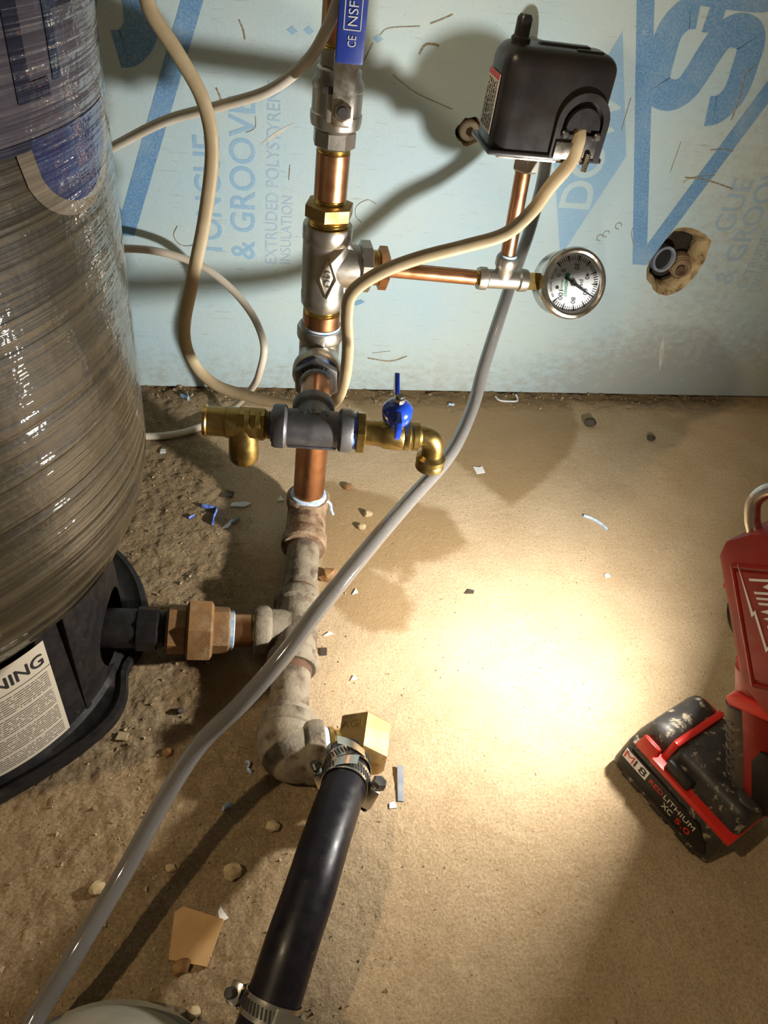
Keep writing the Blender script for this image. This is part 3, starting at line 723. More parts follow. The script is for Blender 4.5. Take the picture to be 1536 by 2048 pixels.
# pressure switch
ps = thing('pressure_switch', 'dark pressure switch box with cable entry above the gauge', 'pressure switch', (294, -345, 500))
obj('hex_fitting', hexp(B(), 24, 0, 20, None, 2, phase=0.2), STEEL, ps)
obj('base_plate', box(B(), (4, -6, 21), (96, 52, 4), 1), STEELB, ps)
def cover():
    bm = bmesh.new()
    r = bmesh.ops.create_cube(bm, size=1.0)
    for v in bm.verts:
        top = v.co.z > 0; fr = v.co.y < 0
        x = v.co.x * 112; y = v.co.y * 60; z = 22 + (v.co.z + .5) * 88
        if top: x *= .985; y *= .93
        v.co = Vector((x + 4, y - 2, z))
    es = [e for e in bm.edges if min(v.co.z for v in e.verts) > 50 or abs(e.verts[0].co.z - e.verts[1].co.z) > 30]
    bmesh.ops.bevel(bm, geom=es, offset=15, segments=5, affect='EDGES', profile=0.5)
    return bm
cv = obj('cover', cover(), SWITCHC, ps, sharp=50)
bm = bmesh.new(); box(bm, (4, -2, 24), (117, 65, 5), 2); obj('cover_lip', bm, SWITCHC, cv)
obj('cap_nut', lathe(B(), [(9, 104), (9, 113), (7, 115), (7, 128), (5, 131), (0, 131.5)], 20, T(-34, 0, 0)), SWITCHC, cv)
bm = B()
for s in (-1, 1): pass
box(bm, (10, 3, 110), (50, 10, 4), 1.5); box(bm, (30, -14, 109.5), (26, 4, 4), 1)
obj('top_rib', bm, SWITCHC, cv)
# cable entry: arched hood, recess, clamp with two screws
Mc = mxyz((33, -31, 0), (1, 0, 0), (0, 0, 1), (0, -1, 0))
hood = [(26 * math.cos(a), 56 + 26 * math.sin(a)) for a in [PI * i / 14 for i in range(15)]] + [(-26, 24), (26, 24)]
inn = [(20 * math.cos(a), 55 + 20 * math.sin(a)) for a in [PI * i / 14 for i in range(15)]]
def arch(po, pi_, z0, z1, M):
    bm = bmesh.new(); A = po[:15]; Bq = pi_[:15]
    A = [(26, 24)] + A + [(-26, 24)]; Bq = [(20, 24)] + Bq + [(-20, 24)]
    rows = [[bm.verts.new(M @ Vector((x, y, z))) for x, y in L] for L, z in ((A, z0), (A, z1), (Bq, z1), (Bq, z0))]
    for a, b in zip(rows, rows[1:]):
        for i in range(len(a) - 1): bm.faces.new((a[i], a[i + 1], b[i + 1], b[i]))
    for i in (0, -1): bm.faces.new([r_[i] for r_ in rows])
    return bm
obj('entry_hood', arch(hood, inn, -2, 4, Mc), SWITCHC, cv)
bm = bmesh.new(); prism(bm, [(19.5 * math.cos(a), 50 + 21 * math.sin(a)) for a in [PI * i / 14 for i in range(15)]], -1, 6, Mc, 0, 0.86)
obj('entry_dome', bm, BLACKABS, cv)
cl = obj('cable_clamp', box(B(), (0, 0, 0), (46, 7, 20), 1.2, T(33, -31, 36)), STEELK, ps)
obj('clamp_plate', box(B(), (0, 0, 0), (30, 3, 15), 0.8, T(25, -36, 32)), STEELB, cl)
for x in (17, 50): obj('clamp_screw', lathe(B(), [(4, 0), (4, 3), (2.5, 4.5), (0, 4.6)], 16, outy(x, 46, -34)), STEELK, cl)
obj('grounding_screw', lathe(B(), thread_prof(3.2, 0, 17, 2, .8), 14, T(46, -36, 14)), STEELB, cl)
Ms = mxyz((-52.6, -21, 36), (0, 0, 1), (0, 1, 0), (-1, 0, 0))
lb = obj('side_label', place(prism(B(), [(0, 0), (50, 0), (50, 34), (0, 34)], 0, .4), Ms), PAPER, cv, label='pale paper label on the left side')
obj('label_stripe', place(prism(B(), [(45, 0), (50, 0), (50, 34), (45, 34)], .4, .6), Ms), REDB, lb)
for k in range(5): obj('label_print', place(text_bm(('CAUTION', 'DANGER', 'RISK OF SHOCK', 'PRESSURE', 'SWITCH')[k], 40, 3.4, 0, .2), Ms @ T(3, 3 + k * 6, .5)), BLACKP, lb, flat=True)

# pressure gauge
gN = Vector((0, -0.907, 0.42))
pg = thing('pressure_gauge', 'round steel pressure gauge with white dial reading sixty psi', 'gauge', (384, RY + 3, 378), gN, (0, -0.42, -0.907))
obj('stem', hexp(B(), 19, -58, -34, T(0, 0, -6) @ Matrix.Rotation(-PI / 2, 4, 'X'), 1, n=4, phase=PI / 4), BRASS, pg)
obj('case', lathe(B(), [(0, -24), (34, -24), (37, -20), (37.5, 6), (39.6, 8), (40, 13), (38.5, 17), (35.5, 18.5), (33.2, 17), (33, 9), (33, 6)], 64, close=False), STEELB, pg)
dl = obj('dial', lathe(B(), [(0, 12), (33.3, 12), (33.3, 11), (0, 11)], 56), DIAL, pg)
bm = B(); bmk = B()
for v in range(0, 101, 2):
    a = math.radians(225 - 2.7 * v); L = 7.5 if v % 10 == 0 else 5.0; wd = 1.5 if v % 10 == 0 else .42
    Mt = T(math.cos(a) * 30.8, math.sin(a) * 30.8, 12.2) @ Matrix.Rotation(a, 4, 'Z')
    if v % 10 == 0: prism(bm, [(0, wd), (-L, 0.2), (-L, -0.2), (0, -wd)], 0, .15, Mt)
    else: prism(bm, [(0, wd), (-L, wd), (-L, -wd), (0, -wd)], 0, .15, Mt)
obj('scale_marks', bm, BLACKP, dl, flat=True)
for v in (0, 20, 40, 60, 80, 100):
    a = math.radians(225 - 2.7 * v); rr_ = 19.0; s = str(v); w_ = 3.6 * len(s)
    txt('numeral', s, T(math.cos(a) * rr_ - w_ / 2, math.sin(a) * rr_ - 2.8, 12.15), BLACKP, dl, w_, 5.6, 0.01, .1)
txt('print', 'psi', T(-4.5, 7.5, 12.15), BLACKP, dl, 9, 6, 0, .1)
txt('print', 'MIDWEST', T(-3.5, -10, 12.15), GREEN, dl, 19, 4, 0.012, .1)
txt('print', 'NO LEAD', T(-4, -14.5, 12.15), GREEN, dl, 12, 2.6, 0, .1)
obj('print_emblem', place(prism(B(), [(0, 0), (6, 0), (6, 2), (5, 2), (5, 6), (0, 6)], 0, .15), T(-11, -10.5, 12.1)), GREEN, dl)
for k, ch in enumerate('NOT FOR OXYGEN USE'):
    if ch == ' ': continue
    a = math.radians(-124 + k * 4.0); 
    txt('print', ch, T(math.cos(a) * 28.4, math.sin(a) * 28.4, 12.15) @ Matrix.Rotation(a + PI / 2, 4, 'Z'), BLACKP, dl, 1.5, 2.6, 0, .1)
for x in (-7, 6): obj('dial_screw', lathe(B(), [(2.2, 12), (2.2, 13), (1.4, 13.4), (0, 13.4)], 16, T(x, -18.5, 0)), STEELB, dl)
na = math.radians(225 - 2.7 * 61)
bm = B(); prism(bm, [(-13, 2.0), (-9, 1.2), (0, 1.5), (26, .3), (26, -.3), (0, -1.5), (-9, -1.2), (-13, -2.0)], 14.0, 14.6, Matrix.Rotation(na, 4, 'Z'))
nd = obj('needle', bm, BLACKP, pg, flat=True); obj('hub', lathe(B(), [(3.4, 12.6), (3.4, 15.2), (2.4, 15.8), (1.2, 15.4), (0, 15.4)], 20), STEELK, nd)
obj('glass', lathe(B(), [(33, 16.2), (20, 17.0), (0, 17.4)], 48, close=False), GLASS, pg)

# middle stainless tee and the nipple above it
nipple('short brass-threaded nipple joining the two stainless tees', (RX, RY, 303), (RX, RY, 346), 21.1, t0=14, t1=14)
mt = thing('branch_tee', 'stainless tee whose outlet faces the camera, below the large tee', 'fitting', (RX, RY, 230))
obj('tee_body', lathe(B(), [(20, 0), (26, 0), (26.5, 12), (23.5, 15), (23.5, 68), (26, 70), (26.8, 73), (26.8, 81), (25.5, 84), (21, 84), (20.5, 78)], 48, close=False), STEEL, mt)
BD = Vector((-20, -149, 0)).normalized()          # branch heading
Mb = frame((0, 0, 48), BD, (0, 0, 1))
obj('branch', lathe(B(), [(23, 8), (23.5, 30), (27, 34), (28, 37), (28, 47), (26, 50), (21, 50)], 44, Mb, close=False), STEEL, mt)
obj('cast_rib', box(B(), (0, -24, 66), (5, 6, 22), 1), STEEL, mt)
obj('thread_tape_wrap', lathe(B(), [(21, 82), (22.6, 82), (22.4, 87), (21, 87)], 36), TAPE, mt)
def along(s, z=278): p = Vector((RX, RY, z)) + BD * s; return p
hx = thing('steel_hex_bushing', 'dark hex bushing with stamped letters at the tee outlet', 'fitting', along(50), BD, (0, 0, 1))
obj('hex', hexp(B(), 46, 3, 14, None, 1.5, phase=0.1), GALV, hx); obj('thread_tape_wrap', lathe(B(), [(20, -3), (22.4, -2), (22.4, 3.5), (20, 3.5)], 36), TAPEB, hx)
obj('tape_ring', lathe(B(), [(16.5, 13), (19, 13), (18, 18), (16.5, 18)], 36), TAPE, hx)
for k, ch in enumerate('GIANNEXT'):
    a = math.radians(62 - k * 13)
    obj('stamped_letter', place(text_bm(ch, 3.6, 5.4, 0, .5), Matrix.Rotation(a - PI / 2 + PI / 2, 4, 'Z') @ mxyz((17.2, 1.8, 14.0), (0, -1, 0), (1, 0, 0), (0, 0, 1))), BLACKP, hx, flat=True)
nipple('short copper nipple between hex bushing and front tee', along(62), along(118), 16.3, t0=8, t1=8)

# front tee with relief valve and drain cock
FT = Vector((78, -487, 278)); fx = Vector((0.9936, -0.113, 0)); fy = Vector((0.113, 0.9936, 0))
ft = thing('front_tee', 'dark grey iron tee lying crosswise in front of the riser', 'fitting', FT, (0, 0, 1), fx)
bm = B(); lathe(bm, [(15, -41), (21, -41), (22.6, -38), (22.6, -29), (21, -27), (19, -26), (19, 26), (21, 27), (22.6, 29), (22.6, 38), (21, 41), (15, 41)], 44, Mx)
Mback = Matrix.Rotation(-PI / 2, 4, 'X')           # local z -> +y
lathe(bm, [(19, 0), (19, 24), (21.5, 27), (22.4, 30), (22.4, 38), (20, 40), (15, 40)], 44, Mback)
obj('tee_body', bm, GALV, ft)
obj('cast_rib', box(B(), (0, -13.2, -14.2), (50, 4, 3), 0.8), GALV, ft)
txt('cast_letters', 'NA3UHJ', mxyz((-15, -3, 18.6), (1, 0, 0), (0, .9, .3), (0, -.3, .95)), GALV, ft, 30, 7, ext=.9)
def fpt(x, y=0, z=0): return FT + fx * x + fy * y + Vector((0, 0, z))
rv = thing('relief_valve', 'brass relief valve on the left end of the front tee', 'valve', FT, (0, 0, 1), fx)
obj('inlet_thread', lathe(B(), thread_prof(14.8, 0, 9, 2.4), 32, T(-48, 0, 0) @ Mx), BRASS, rv)
obj('tape_ring', lathe(B(), [(14, 0), (16.6, 0), (16.4, 3), (14, 3)], 32, T(-42.5, 0, 0) @ Mx), TAPEB, rv)
bm = B(); hexp(bm, 31, -76, -47, Mx, 2, n=8, phase=PI / 8)
lathe(bm, [(13, -107), (15.2, -106), (15.2, -88), (16, -87), (16, -74), (13, -74)], 36, Mx)
obj('valve_body', bm, BRASS, rv)
obj('outlet', lathe(B(), [(14, 0), (15, 12), (15.4, 30), (15, 37), (12.5, 41), (0, 41.5)], 36, T(-70, -2, -2) @ frame((0, 0, 0), (0.02, -0.16, -1), (1, 0, 0))), BRASS, rv)
obj('end_cap', lathe(B(), [(16, -110), (16.4, -107), (15, -105.5), (12, -105.5)], 36, Mx), THREAD, rv)
for x in (-66, -55): obj('bonnet_rib', prism(B(), [(-4, -2), (4, -2), (2.5, 5), (-2.5, 5)], -9, 9, T(x, -8, 10) @ Matrix.Rotation(PI / 2, 4, 'X') @ Matrix.Rotation(0.3, 4, 'X'), 0.8), BRASS, rv)
bm = B(); box(bm, (-70, -18.2, -26), (1.4, 1, 9), .2); box(bm, (-72, -18.2, -29), (1.2, 1, 5), .2, T(-70 * 0, 0, 0)); box(bm, (-68, -18.2, -29), (1.2, 1, 5), .2)
obj('flow_arrow', bm, BRASSD, rv)
dv = thing('drain_valve', 'brass drain cock with blue tee handle and downturned spout', 'valve', FT, (0, 0, 1), fx)
obj('tape_ring', lathe(B(), [(16, 40), (19, 40), (18.5, 45), (16, 45)], 36, Mx), TAPEB, dv)
bm = B(); hexp(bm, 40, 44, 54, Mx, 1.5, phase=0.0)
lathe(bm, [(13, 53), (13.2, 66), (14.5, 72), (16, 75), (16.4, 92), (15, 94), (16.2, 96), (16.2, 100), (14.6, 101), (14.6, 104), (15.6, 105), (15.4, 110), (12.5, 112), (12, 113)], 36, Mx)
obj('valve_body', bm, BRASS, dv)
sp = [(111, 0, 0), (116, 0, 0), (121, -.3, -1.4), (125, -.8, -5), (127, -1.2, -11), (127.6, -1.6, -18), (127.8, -2, -26)]
so = obj('spout', sweep(B(), spline(sp, 4), 11.4, 24, radii=None), BRASS, dv)
obj('spout_collar', lathe(B(), [(11, -20), (13, -22), (15.6, -24), (16, -29), (14.6, -31), (15.4, -33), (15.4, -38), (11, -39), (9, -33)], 36, T(127.8, -2, 0), close=False), BRASS, dv)
hh = obj('handle', lathe(B(), [(6, 16), (9, 17), (14.5, 20), (15.6, 25), (15.6, 33), (12, 38), (7, 41), (0, 41.5)], 32, T(84, 0, 0)), BLUE, dv, label='glossy blue handle')
bm = B()
prism(bm, [(13, 36), (42, 48), (46, 46), (46, 39), (40, 32), (14, 24)], -2.6, 2.6, mxyz((84, 0, 0), (0, 1, 0), (0, 0, 1), (1, 0, 0)), 1.2)
prism(bm, [(-12, 37), (-27, 34), (-31, 28), (-31, 18), (-26, 12), (-14, 22)], -2.8, 2.8, mxyz((84, 0, 0), (0, 1, 0), (0, 0, 1), (1, 0, 0)), 1.2)
obj('handle_wing', bm, BLUE, hh)
nt_ = obj('handle_nut', hexp(B(), 11, 41, 46, T(84, 0, 0), .8), STEELB, dv)
obj('stem', lathe(B(), [(4, 12), (4, 48), (0, 48.5)], 16, T(84, 0, 0)), STEELK, dv)

# lower riser
nipple('tall copper nipple standing in the rusty floor elbow', (RX, RY, 42), (RX, RY, 240), 21.0, t0=18, t1=6)
GD = Vector((-29, -200, 0)).normalized()            # floor run heading, towards the camera
G0 = Vector((96, -350, 28))
def gp(s, z=28): p = G0 + GD * s; return Vector((p.x, p.y, z))
e1 = thing('rusty_elbow', 'rusty galvanised elbow at the foot of the copper riser', 'fitting', (RX, RY, 0))
pth = [Vector((0, 0, 52)), Vector((0, -.3, 46)), Vector((-.3, -2, 38)), Vector((-1.5, -10, 31)), Vector((-4, -28, 28)), Vector((-9, -62, 28))]
obj('elbow_body', sweep(B(), spline(pth, 5), 27, 36), GALVRUST, e1)
obj('rim', lathe(B(), [(24, 36), (29.5, 38), (30, 41), (30, 51), (28, 53), (22, 53), (22, 48)], 40, close=False), GALVRUST, e1)
obj('rim', lathe(B(), [(24, 46), (29, 49), (30.5, 52), (30.5, 66), (28, 69), (22, 69)], 40, frame((-1.5, -10, 28), GD)), GALVRUST, e1)
obj('thread_tape_wrap', lathe(B(), [(21, 52), (25, 52.5), (24, 57), (21, 58.5)], 36), TAPE, e1)
bm = B(); sweep(bm, spline([(24, -14, 54), (29, -15, 50), (31, -17, 40), (34, -18, 32)], 5), 2.2, 8, 0.7); obj('tape_tail', bm, TAPE, e1)
obj('cast_lug', box(B(), (-8, -24, 38), (12, 8, 13), 1.5), RUST, e1)
nipple('old galvanised nipple lying between rusty elbow and floor tee', gp(64), gp(164), 21.5, GALVOLD, t0=6, t1=6, tmat=RUST)
gt = thing('floor_tee', 'old galvanised tee on the floor with branch towards the tank', 'fitting', gp(206), GD, (0, 0, 1))
bm = B(); lathe(bm, [(22, -54), (27, -54), (30, -50), (30, -38), (26.5, -34), (26, 0), (26.5, 34), (30, 38), (30, 50), (27, 54), (22, 54)], 44)
obj('tee_body', bm, GALVOLD, gt)
UX = Vector((-1, 0.02, 0.085)).normalized()
Mloc = gt.matrix_world.to_3x3().inverted()
bdir = Mloc @ UX
Mbr = frame((0, 0, 0), bdir, (0, 1, 0.01))
obj('branch', lathe(B(), [(26, 8), (26, 30), (29, 33), (30, 36), (30, 47), (28, 50), (20, 50)], 40, Mbr, close=False), GALVOLD, gt)
for zz in (-57, 57): obj('rust_ring', lathe(B(), [(21.6, zz - 5), (23, zz - 3), (23, zz + 3), (21.6, zz + 5)], 40), RUST, gt)
UB = gp(206)
def up(s): return UB + UX * s
nipple('dark short copper nipple between floor tee and bronze union', up(46), up(78), 19.5, t0=8, t1=6)
un = thing('pipe_union', 'dusty bronze union with large hex nut beside the tank', 'fitting', up(74), UX, (0, 0, 1))
obj('thread_tape_wrap', lathe(B(), [(19.5, -2), (23, -1), (22, 4), (19.5, 4)], 36), TAPE, un)
obj('tailpiece', hexp(B(), 50, 3, 27, None, 2, n=8, phase=0.2), BRONZE, un)
obj('union_nut', hexp(B(), 66, 22, 52, None, 3, n=6, phase=0.35), BRONZE, un)
obj('end_piece', hexp(B(), 52, 50, 74, None, 3, n=8, phase=0.2), BRONZE, un)
bp = thing('plastic_adapter', 'black plastic threaded adapter running into the tank base', 'pipe', up(146), UX, (0, 0, 1))
obj('thread', lathe(B(), thread_prof(21, 0, 12, 3), 36), BLACKABS, bp)
obj('hex', hexp(B(), 47, 10, 35, None, 2, n=8, phase=0.3), BLACKABS, bp)
obj('pipe_wall', lathe(B(), [(22, 34), (22.5, 36), (22.5, 100), (0, 100)], 40), BLACKABS, bp)
nipple('old galvanised nipple lying between floor tee and end elbow', gp(258), gp(322), 21.8, GALVOLD, t0=5, t1=5, tmat=RUST)
e2 = thing('galvanised_elbow', 'large weathered galvanised elbow on the floor beside the hose barb', 'fitting', gp(352), (0, 0, 1))
P0 = Vector((4, 36, 0)); 
pth = spline([(4.6, 34, 0), (2.5, 16, 0), (1, 4, 0), (5, -8, 0), (16, -12, 0), (36, -12, 0)], 5)
k = [1 + 0.12 * math.sin(PI * i / (len(pth) - 1)) for i in range(len(pth))]
obj('elbow_body', sweep(B(), pth, 28, 36, radii=k), GALVOLD, e2)
obj('rim', lathe(B(), [(25, 28), (29.5, 26), (31.5, 23), (31.5, 12), (28, 8)], 40, frame((1, 2, 0), (0.14, .99, 0)), close=False), GALVOLD, e2)
obj('rim', lathe(B(), [(27, 8), (31, 12), (32.5, 16), (32.5, 28), (31, 31), (22, 31)], 40, frame((8, -12, 0), (1, 0, 0)), close=False), GALVOLD, e2)
obj('rust_ring', lathe(B(), [(22, 32), (23.5, 29), (24, 26), (22, 25)], 40, frame((1, 2, 0), (0.14, .99, 0)), close=False), RUST, e2)
E2 = gp(352)
ab = thing('hose_barb_elbow', 'brass hose barb elbow stamped AGI beside the weathered elbow', 'fitting', (E2.x + 40, E2.y - 12, 28))
obj('thread_tape_wrap', lathe(B(), [(20, -3), (25, -2), (24, 4), (20, 5)], 36, Mx), TAPE, ab)
obj('collar', lathe(B(), [(22, 4), (24.5, 5), (24.5, 9), (21, 12), (21, 20)], 36, Mx, close=False), THREAD, ab)
A0 = Vector((131,-689,62)); A1 = Vector((121,-726,62)); abl = Vector((E2.x + 40, E2.y - 12, 28))
axd = (A1 - A0).normalized(); Rh = 30
Mk = frame(A0 - abl - Vector((0, 0, Rh)), axd, Vector((1, 0, 0)))
upa = math.atan2((Mk.to_3x3().inverted() @ Vector((0, 0, 1))).y, (Mk.to_3x3().inverted() @ Vector((0, 0, 1))).x)
L_ = (A1 - A0).length
obj('block', lathe(B(), [(Rh * .88, -3), (Rh, 0), (Rh, L_), (Rh * .8, L_ + 6), (20, L_ + 8)], 6, Mk, upa), BRASSD, ab)
obj('neck', lathe(B(), [(20, 0), (20, 30)], 30, Mx), BRASSD, ab)
m0 = A0 - abl; fl_x = (Vector((0.866, 0, 0.5)) - axd * Vector((0.866, 0, 0.5)).dot(axd)).normalized(); fl_n = fl_x.cross(-axd); fl_n = fl_n if fl_n.z > 0 else -fl_n
txt('stamped_letters', 'AGI', mxyz(m0 - fl_x * 30 + axd * 16 + fl_n * .2, fl_x, fl_n.cross(fl_x), fl_n), BRASS, ab, 24, 9, .0, .6)
HD = Vector((-0.28, -0.9, 0.22)).normalized()
obj('barb', lathe(B(), [(17, 0), (17, 20), (18, 22), (17, 30), (18, 32), (17, 40)], 30, frame((30, -10, 2), HD)), BRASSD, ab)

# ------------------------------------------------------------------ black hose and its clamps
hose_pts = [(108,-725,40), (99,-760,56), (83,-797,70), (68,-832,80), (55,-863,83), (37,-901,77), (23,-931,64), (9,-958,50), (-5,-988,42)]
hp = spline(hose_pts, 8)
ho = obj('black_hose', sweep(B(), hp, 21.6, 40), BLACKPOLY); tag(ho, 'thick black polyethylene hose running towards the camera', 'hose')
def hose_at(s):
    acc = 0
    for a, b in zip(hp, hp[1:]):
        L = (b - a).length
        if acc + L >= s: return a + (b - a) * ((s - acc) / L), (b - a).normalized()
        acc += L
    return hp[-1], (hp[-1] - hp[-2]).normalized()
def hose_s(p):
    best = (1e9, 0); acc = 0
    for a, b in zip(hp, hp[1:]):
        d0 = (a - Vector(p)).length
        if d0 < best[0]: best = (d0, acc)
        acc += (b - a).length
    return best[1]
def clamp(label, s, screw_ang, tail=None, tilt=0.0, r=23.0, w=15.5):
    p, d_ = hose_at(s); d_ = (d_ + Vector((tilt, 0, 0))).normalized()
    t = thing('hose_clamp', label, 'clamp', p, d_, (0, 0, 1), group='worm-drive hose clamps')
    band = obj('band', lathe(B(), [(r - .6, -w / 2), (r + .5, -w / 2), (r + .5, w / 2), (r - .6, w / 2), (r - .6, -w / 2)], 48, close=False), STEELB, t)
    bm = B()
    for i in range(44):
        a = 2 * PI * i / 44; box(bm, (0, 0, 0), (1.2, 1.5, w * .52), 0, Matrix.Rotation(a, 4, 'Z') @ T(r + .55, 0, 0) @ Matrix.Rotation(0.25, 4, 'X'))
    o = obj('band_slots', bm, BLACKP, band); o['kind'] = 'stuff'
    Ms_ = Matrix.Rotation(screw_ang, 4, 'Z')
    h = obj('worm_housing', box(B(), (r + 5, 0, 0), (11, 25, w + 2), 3, Ms_), STEELB, t)
    obj('screw_head', hexp(B(), 13, 0, 8, Ms_ @ T(r + 6, 12, 0) @ Matrix.Rotation(-PI / 2, 4, 'X'), 1.2), STEELK, h)
    obj('screw_tip', lathe(B(), thread_prof(4.2, 0, 7, 2, .8), 14, Ms_ @ T(r + 6, -13, 0) @ Matrix.Rotation(PI / 2, 4, 'X')), STEELK, h)
    if tail:
        a0, n, rise, stp = tail; bm = bmesh.new(); rows = []
        for i in range(n + 1):
            a = a0 + stp * i; rr_ = r + 1.2 + rise * (i / n) ** 2
            rows.append([bm.verts.new((rr_ * math.cos(a) + dx_ * 0, rr_ * math.sin(a), z_)) for dx_, z_ in ((0, -w * .42 - i * 0.5), (0, w * .42 - i * 0.5))])
        for a, b in zip(rows, rows[1:]): bm.faces.new((a[0], a[1], b[1], b[0]))
        bmesh.ops.solidify(bm, geom=bm.faces[:], thickness=.8)
        obj('band_tail', bm, STEELB, t)
    return t
clamp('hose clamp with screw on the left, nearest the weathered elbow', 20, PI * 0.5 + .35, (-0.75, 10, 9, 0.11), 0.16)
clamp('hose clamp with screw on the right of the black hose', 39, -PI * 0.5 - .25, (0.6, 8, 3, -0.11), -0.05)
clamp('hose clamp at the bottom edge with loose upright band end', hose_s((19,-937,62)), PI * 0.5 + .3, (-0.25, 9, 40, -0.06))

# pump at the lower left corner
pu = thing('pump', 'rounded grey pump housing at the lower left corner', 'pump', (-108, -1013, 0))
obj('housing', lathe(B(), [(92, 0), (97, 10), (97, 40)] + ell(0.1, PI / 2 - .02, 10, 97, 40, 62) + [(0, 102)], 64), PUMPG, pu)
obj('flange', lathe(B(), [(97, 18), (104, 20), (104, 30), (97, 32)], 64, close=False), PUMPG, pu)
obj('fill_plug', hexp(B(), 26, 98, 112, T(5, -30, 0), 2), BRASSD, pu)

# ------------------------------------------------------------------ vinyl tube and cables
tube_pts = [(396, -1, 556), (396, -40, 558), (395, -82, 550), (393, -112, 524), (397,-150,450), (384,-185,385), (357,-235,339), (332,-285,308), (307,-335,265), (285,-385,235), (240,-465,227), (177,-545,229), (131,-605,232), (72,-675,219), (35,-712,195), (0,-735,165), (-35,-750,130), (-65,-781,100), (-96,-828,74), (-130,-881,58), (-151,-910,46), (-159,-925,42)]
def hollow(pts, r, ri, seg=24):
    bm = bmesh.new(); sweep(bm, pts, r, seg, cap=False); n1 = len(bm.verts); sweep(bm, pts, ri, seg, cap=False); bm.verts.ensure_lookup_table()
    V = bm.verts; n = len(pts)
    for k in (0, (n - 1) * seg):
        for j in range(seg):
            j2 = (j + 1) % seg; bm.faces.new((V[k + j], V[k + j2], V[n1 + k + j2], V[n1 + k + j]))
    return bm
o = obj('vinyl_tube', hollow(spline(tube_pts, 8), 7.9, 5.0), TUBE); tag(o, 'long translucent grey vinyl tube curving from the wall to the pump', 'tube')
ca = [(-71,-300,615), (-67,-300,593), (-46,-302,563), (-25,-305,527), (-18,-308,484), (-27,-312,421), (-43,-318,352), (-55,-325,295), (-47,-335,259), (-23,-345,236), (12,-358,230), (52,-372,229), (86,-384,232), (111,-396,247), (120,-402,279), (121,-402,320), (117,-398,360), (121,-395,384), (148,-392,405), (187,-390,422), (233,-388,436), (273,-386,450), (296,-384,473), (309,-383,498), (323,-383,522), (326,-381,540), (326,-376,549)]
o = obj('flat_cable', sweep(B(), spline(ca, 8), 7.2, 16, 4.4, side=(0.9, -0.2, 0.1)), CABLE); tag(o, 'flat beige cable looping from the pressure switch round the riser', 'cable')
cb = [(93,-372,641), (88,-370,625), (82,-366,607), (68,-350,578), (37,-325,546), (-9,-295,521), (-65,-255,492), (-125,-215,450), (-191,-180,405)]
o = obj('round_cable', sweep(B(), spline(cb, 8), 5.0, 14), CABLEW); tag(o, 'cream round cable sagging from ball valve handle to behind the tank', 'cable')
cc = [(-213,-60,263), (-150,-60,269), (-99,-65,269), (-45,-75,257), (-4,-95,235), (27,-125,209), (42,-160,182), (37,-165,143), (27,-140,97), (2,-83,24), (-24,-97,9), (-63,-126,7), (-101,-142,7), (-138,-146,7), (-182,-143,7)]
o = obj('looped_cable', sweep(B(), spline(cc, 8), 5.4, 14), CABLEW); tag(o, 'cream cable looping out from behind the tank onto the floor', 'cable')

# ------------------------------------------------------------------ work light
WLP = (481, -778, 0); WLX = (0.918, 0.40, 0)
wl = thing('work_light', 'red and black cordless work light standing on its battery', 'work light', WLP, (0, 0, 1), WLX)
# local x: to the right, y: forward (where the lens looks), z: up
bt = obj('battery', box(B(), (0, 0, 34), (108, 132, 56), 9, None, 3, taper=(0.97, 0.96)), TOOLBLK, wl)
bm = B(); box(bm, (0, 0, 9), (98, 118, 16), 4); obj('battery_foot', bm, TOOLBLK, bt)
bm = B()
for y in (-40, -4, 36): box(bm, (-51, y, 12), (6, 24, 12), 1.5)
obj('side_rib', bm, TOOLBLK, bt)
obj('battery_nose', box(B(), (0, 44, 70), (96, 46, 44), 13, None, 3, taper=(0.82, 0.60)), TOOLBLK, bt)
for s_ in (-1, 1): obj('release_button', box(B(), (s_ * 47, 42, 64), (11, 30, 28), 4, None, 2, taper=(.5, .7)), REDB, bt)
Mbx = mxyz((-54.3, 58, 0), (0, -1, 0), (0, 0, 1), (-1, 0, 0))
obj('label_frame', place(prism(B(), [(0, 16), (112, 18), (118, 24), (112, 36), (96, 50), (4, 50), (-2, 40)], -.4, .5), Mbx), BLACKABS, bt)
pl = obj('model_plate', place(prism(B(), [(0, 33), (33, 33), (33, 48), (0, 48)], .5, .9), Mbx), WHITEP, bt)
txt('print', 'M', Mbx @ T(1.5, 35, .95), REDB, pl, 12, 11, 0.0)
txt('print', '18', Mbx @ T(15, 35, .95), BLACKP, pl, 16, 11, 0.008)
txt('print', 'RED', Mbx @ T(37, 36, .55), REDB, bt, 18, 7, 0.008)
txt('print', 'LITHIUM', Mbx @ T(57, 36, .55), PAPER, bt, 40, 7, 0.0)
txt('print', 'XC', Mbx @ T(60, 24, .55), PAPER, bt, 13, 8, 0.008)
txt('print', '5.0', Mbx @ T(78, 24, .55), REDB, bt, 18, 8, 0.008)
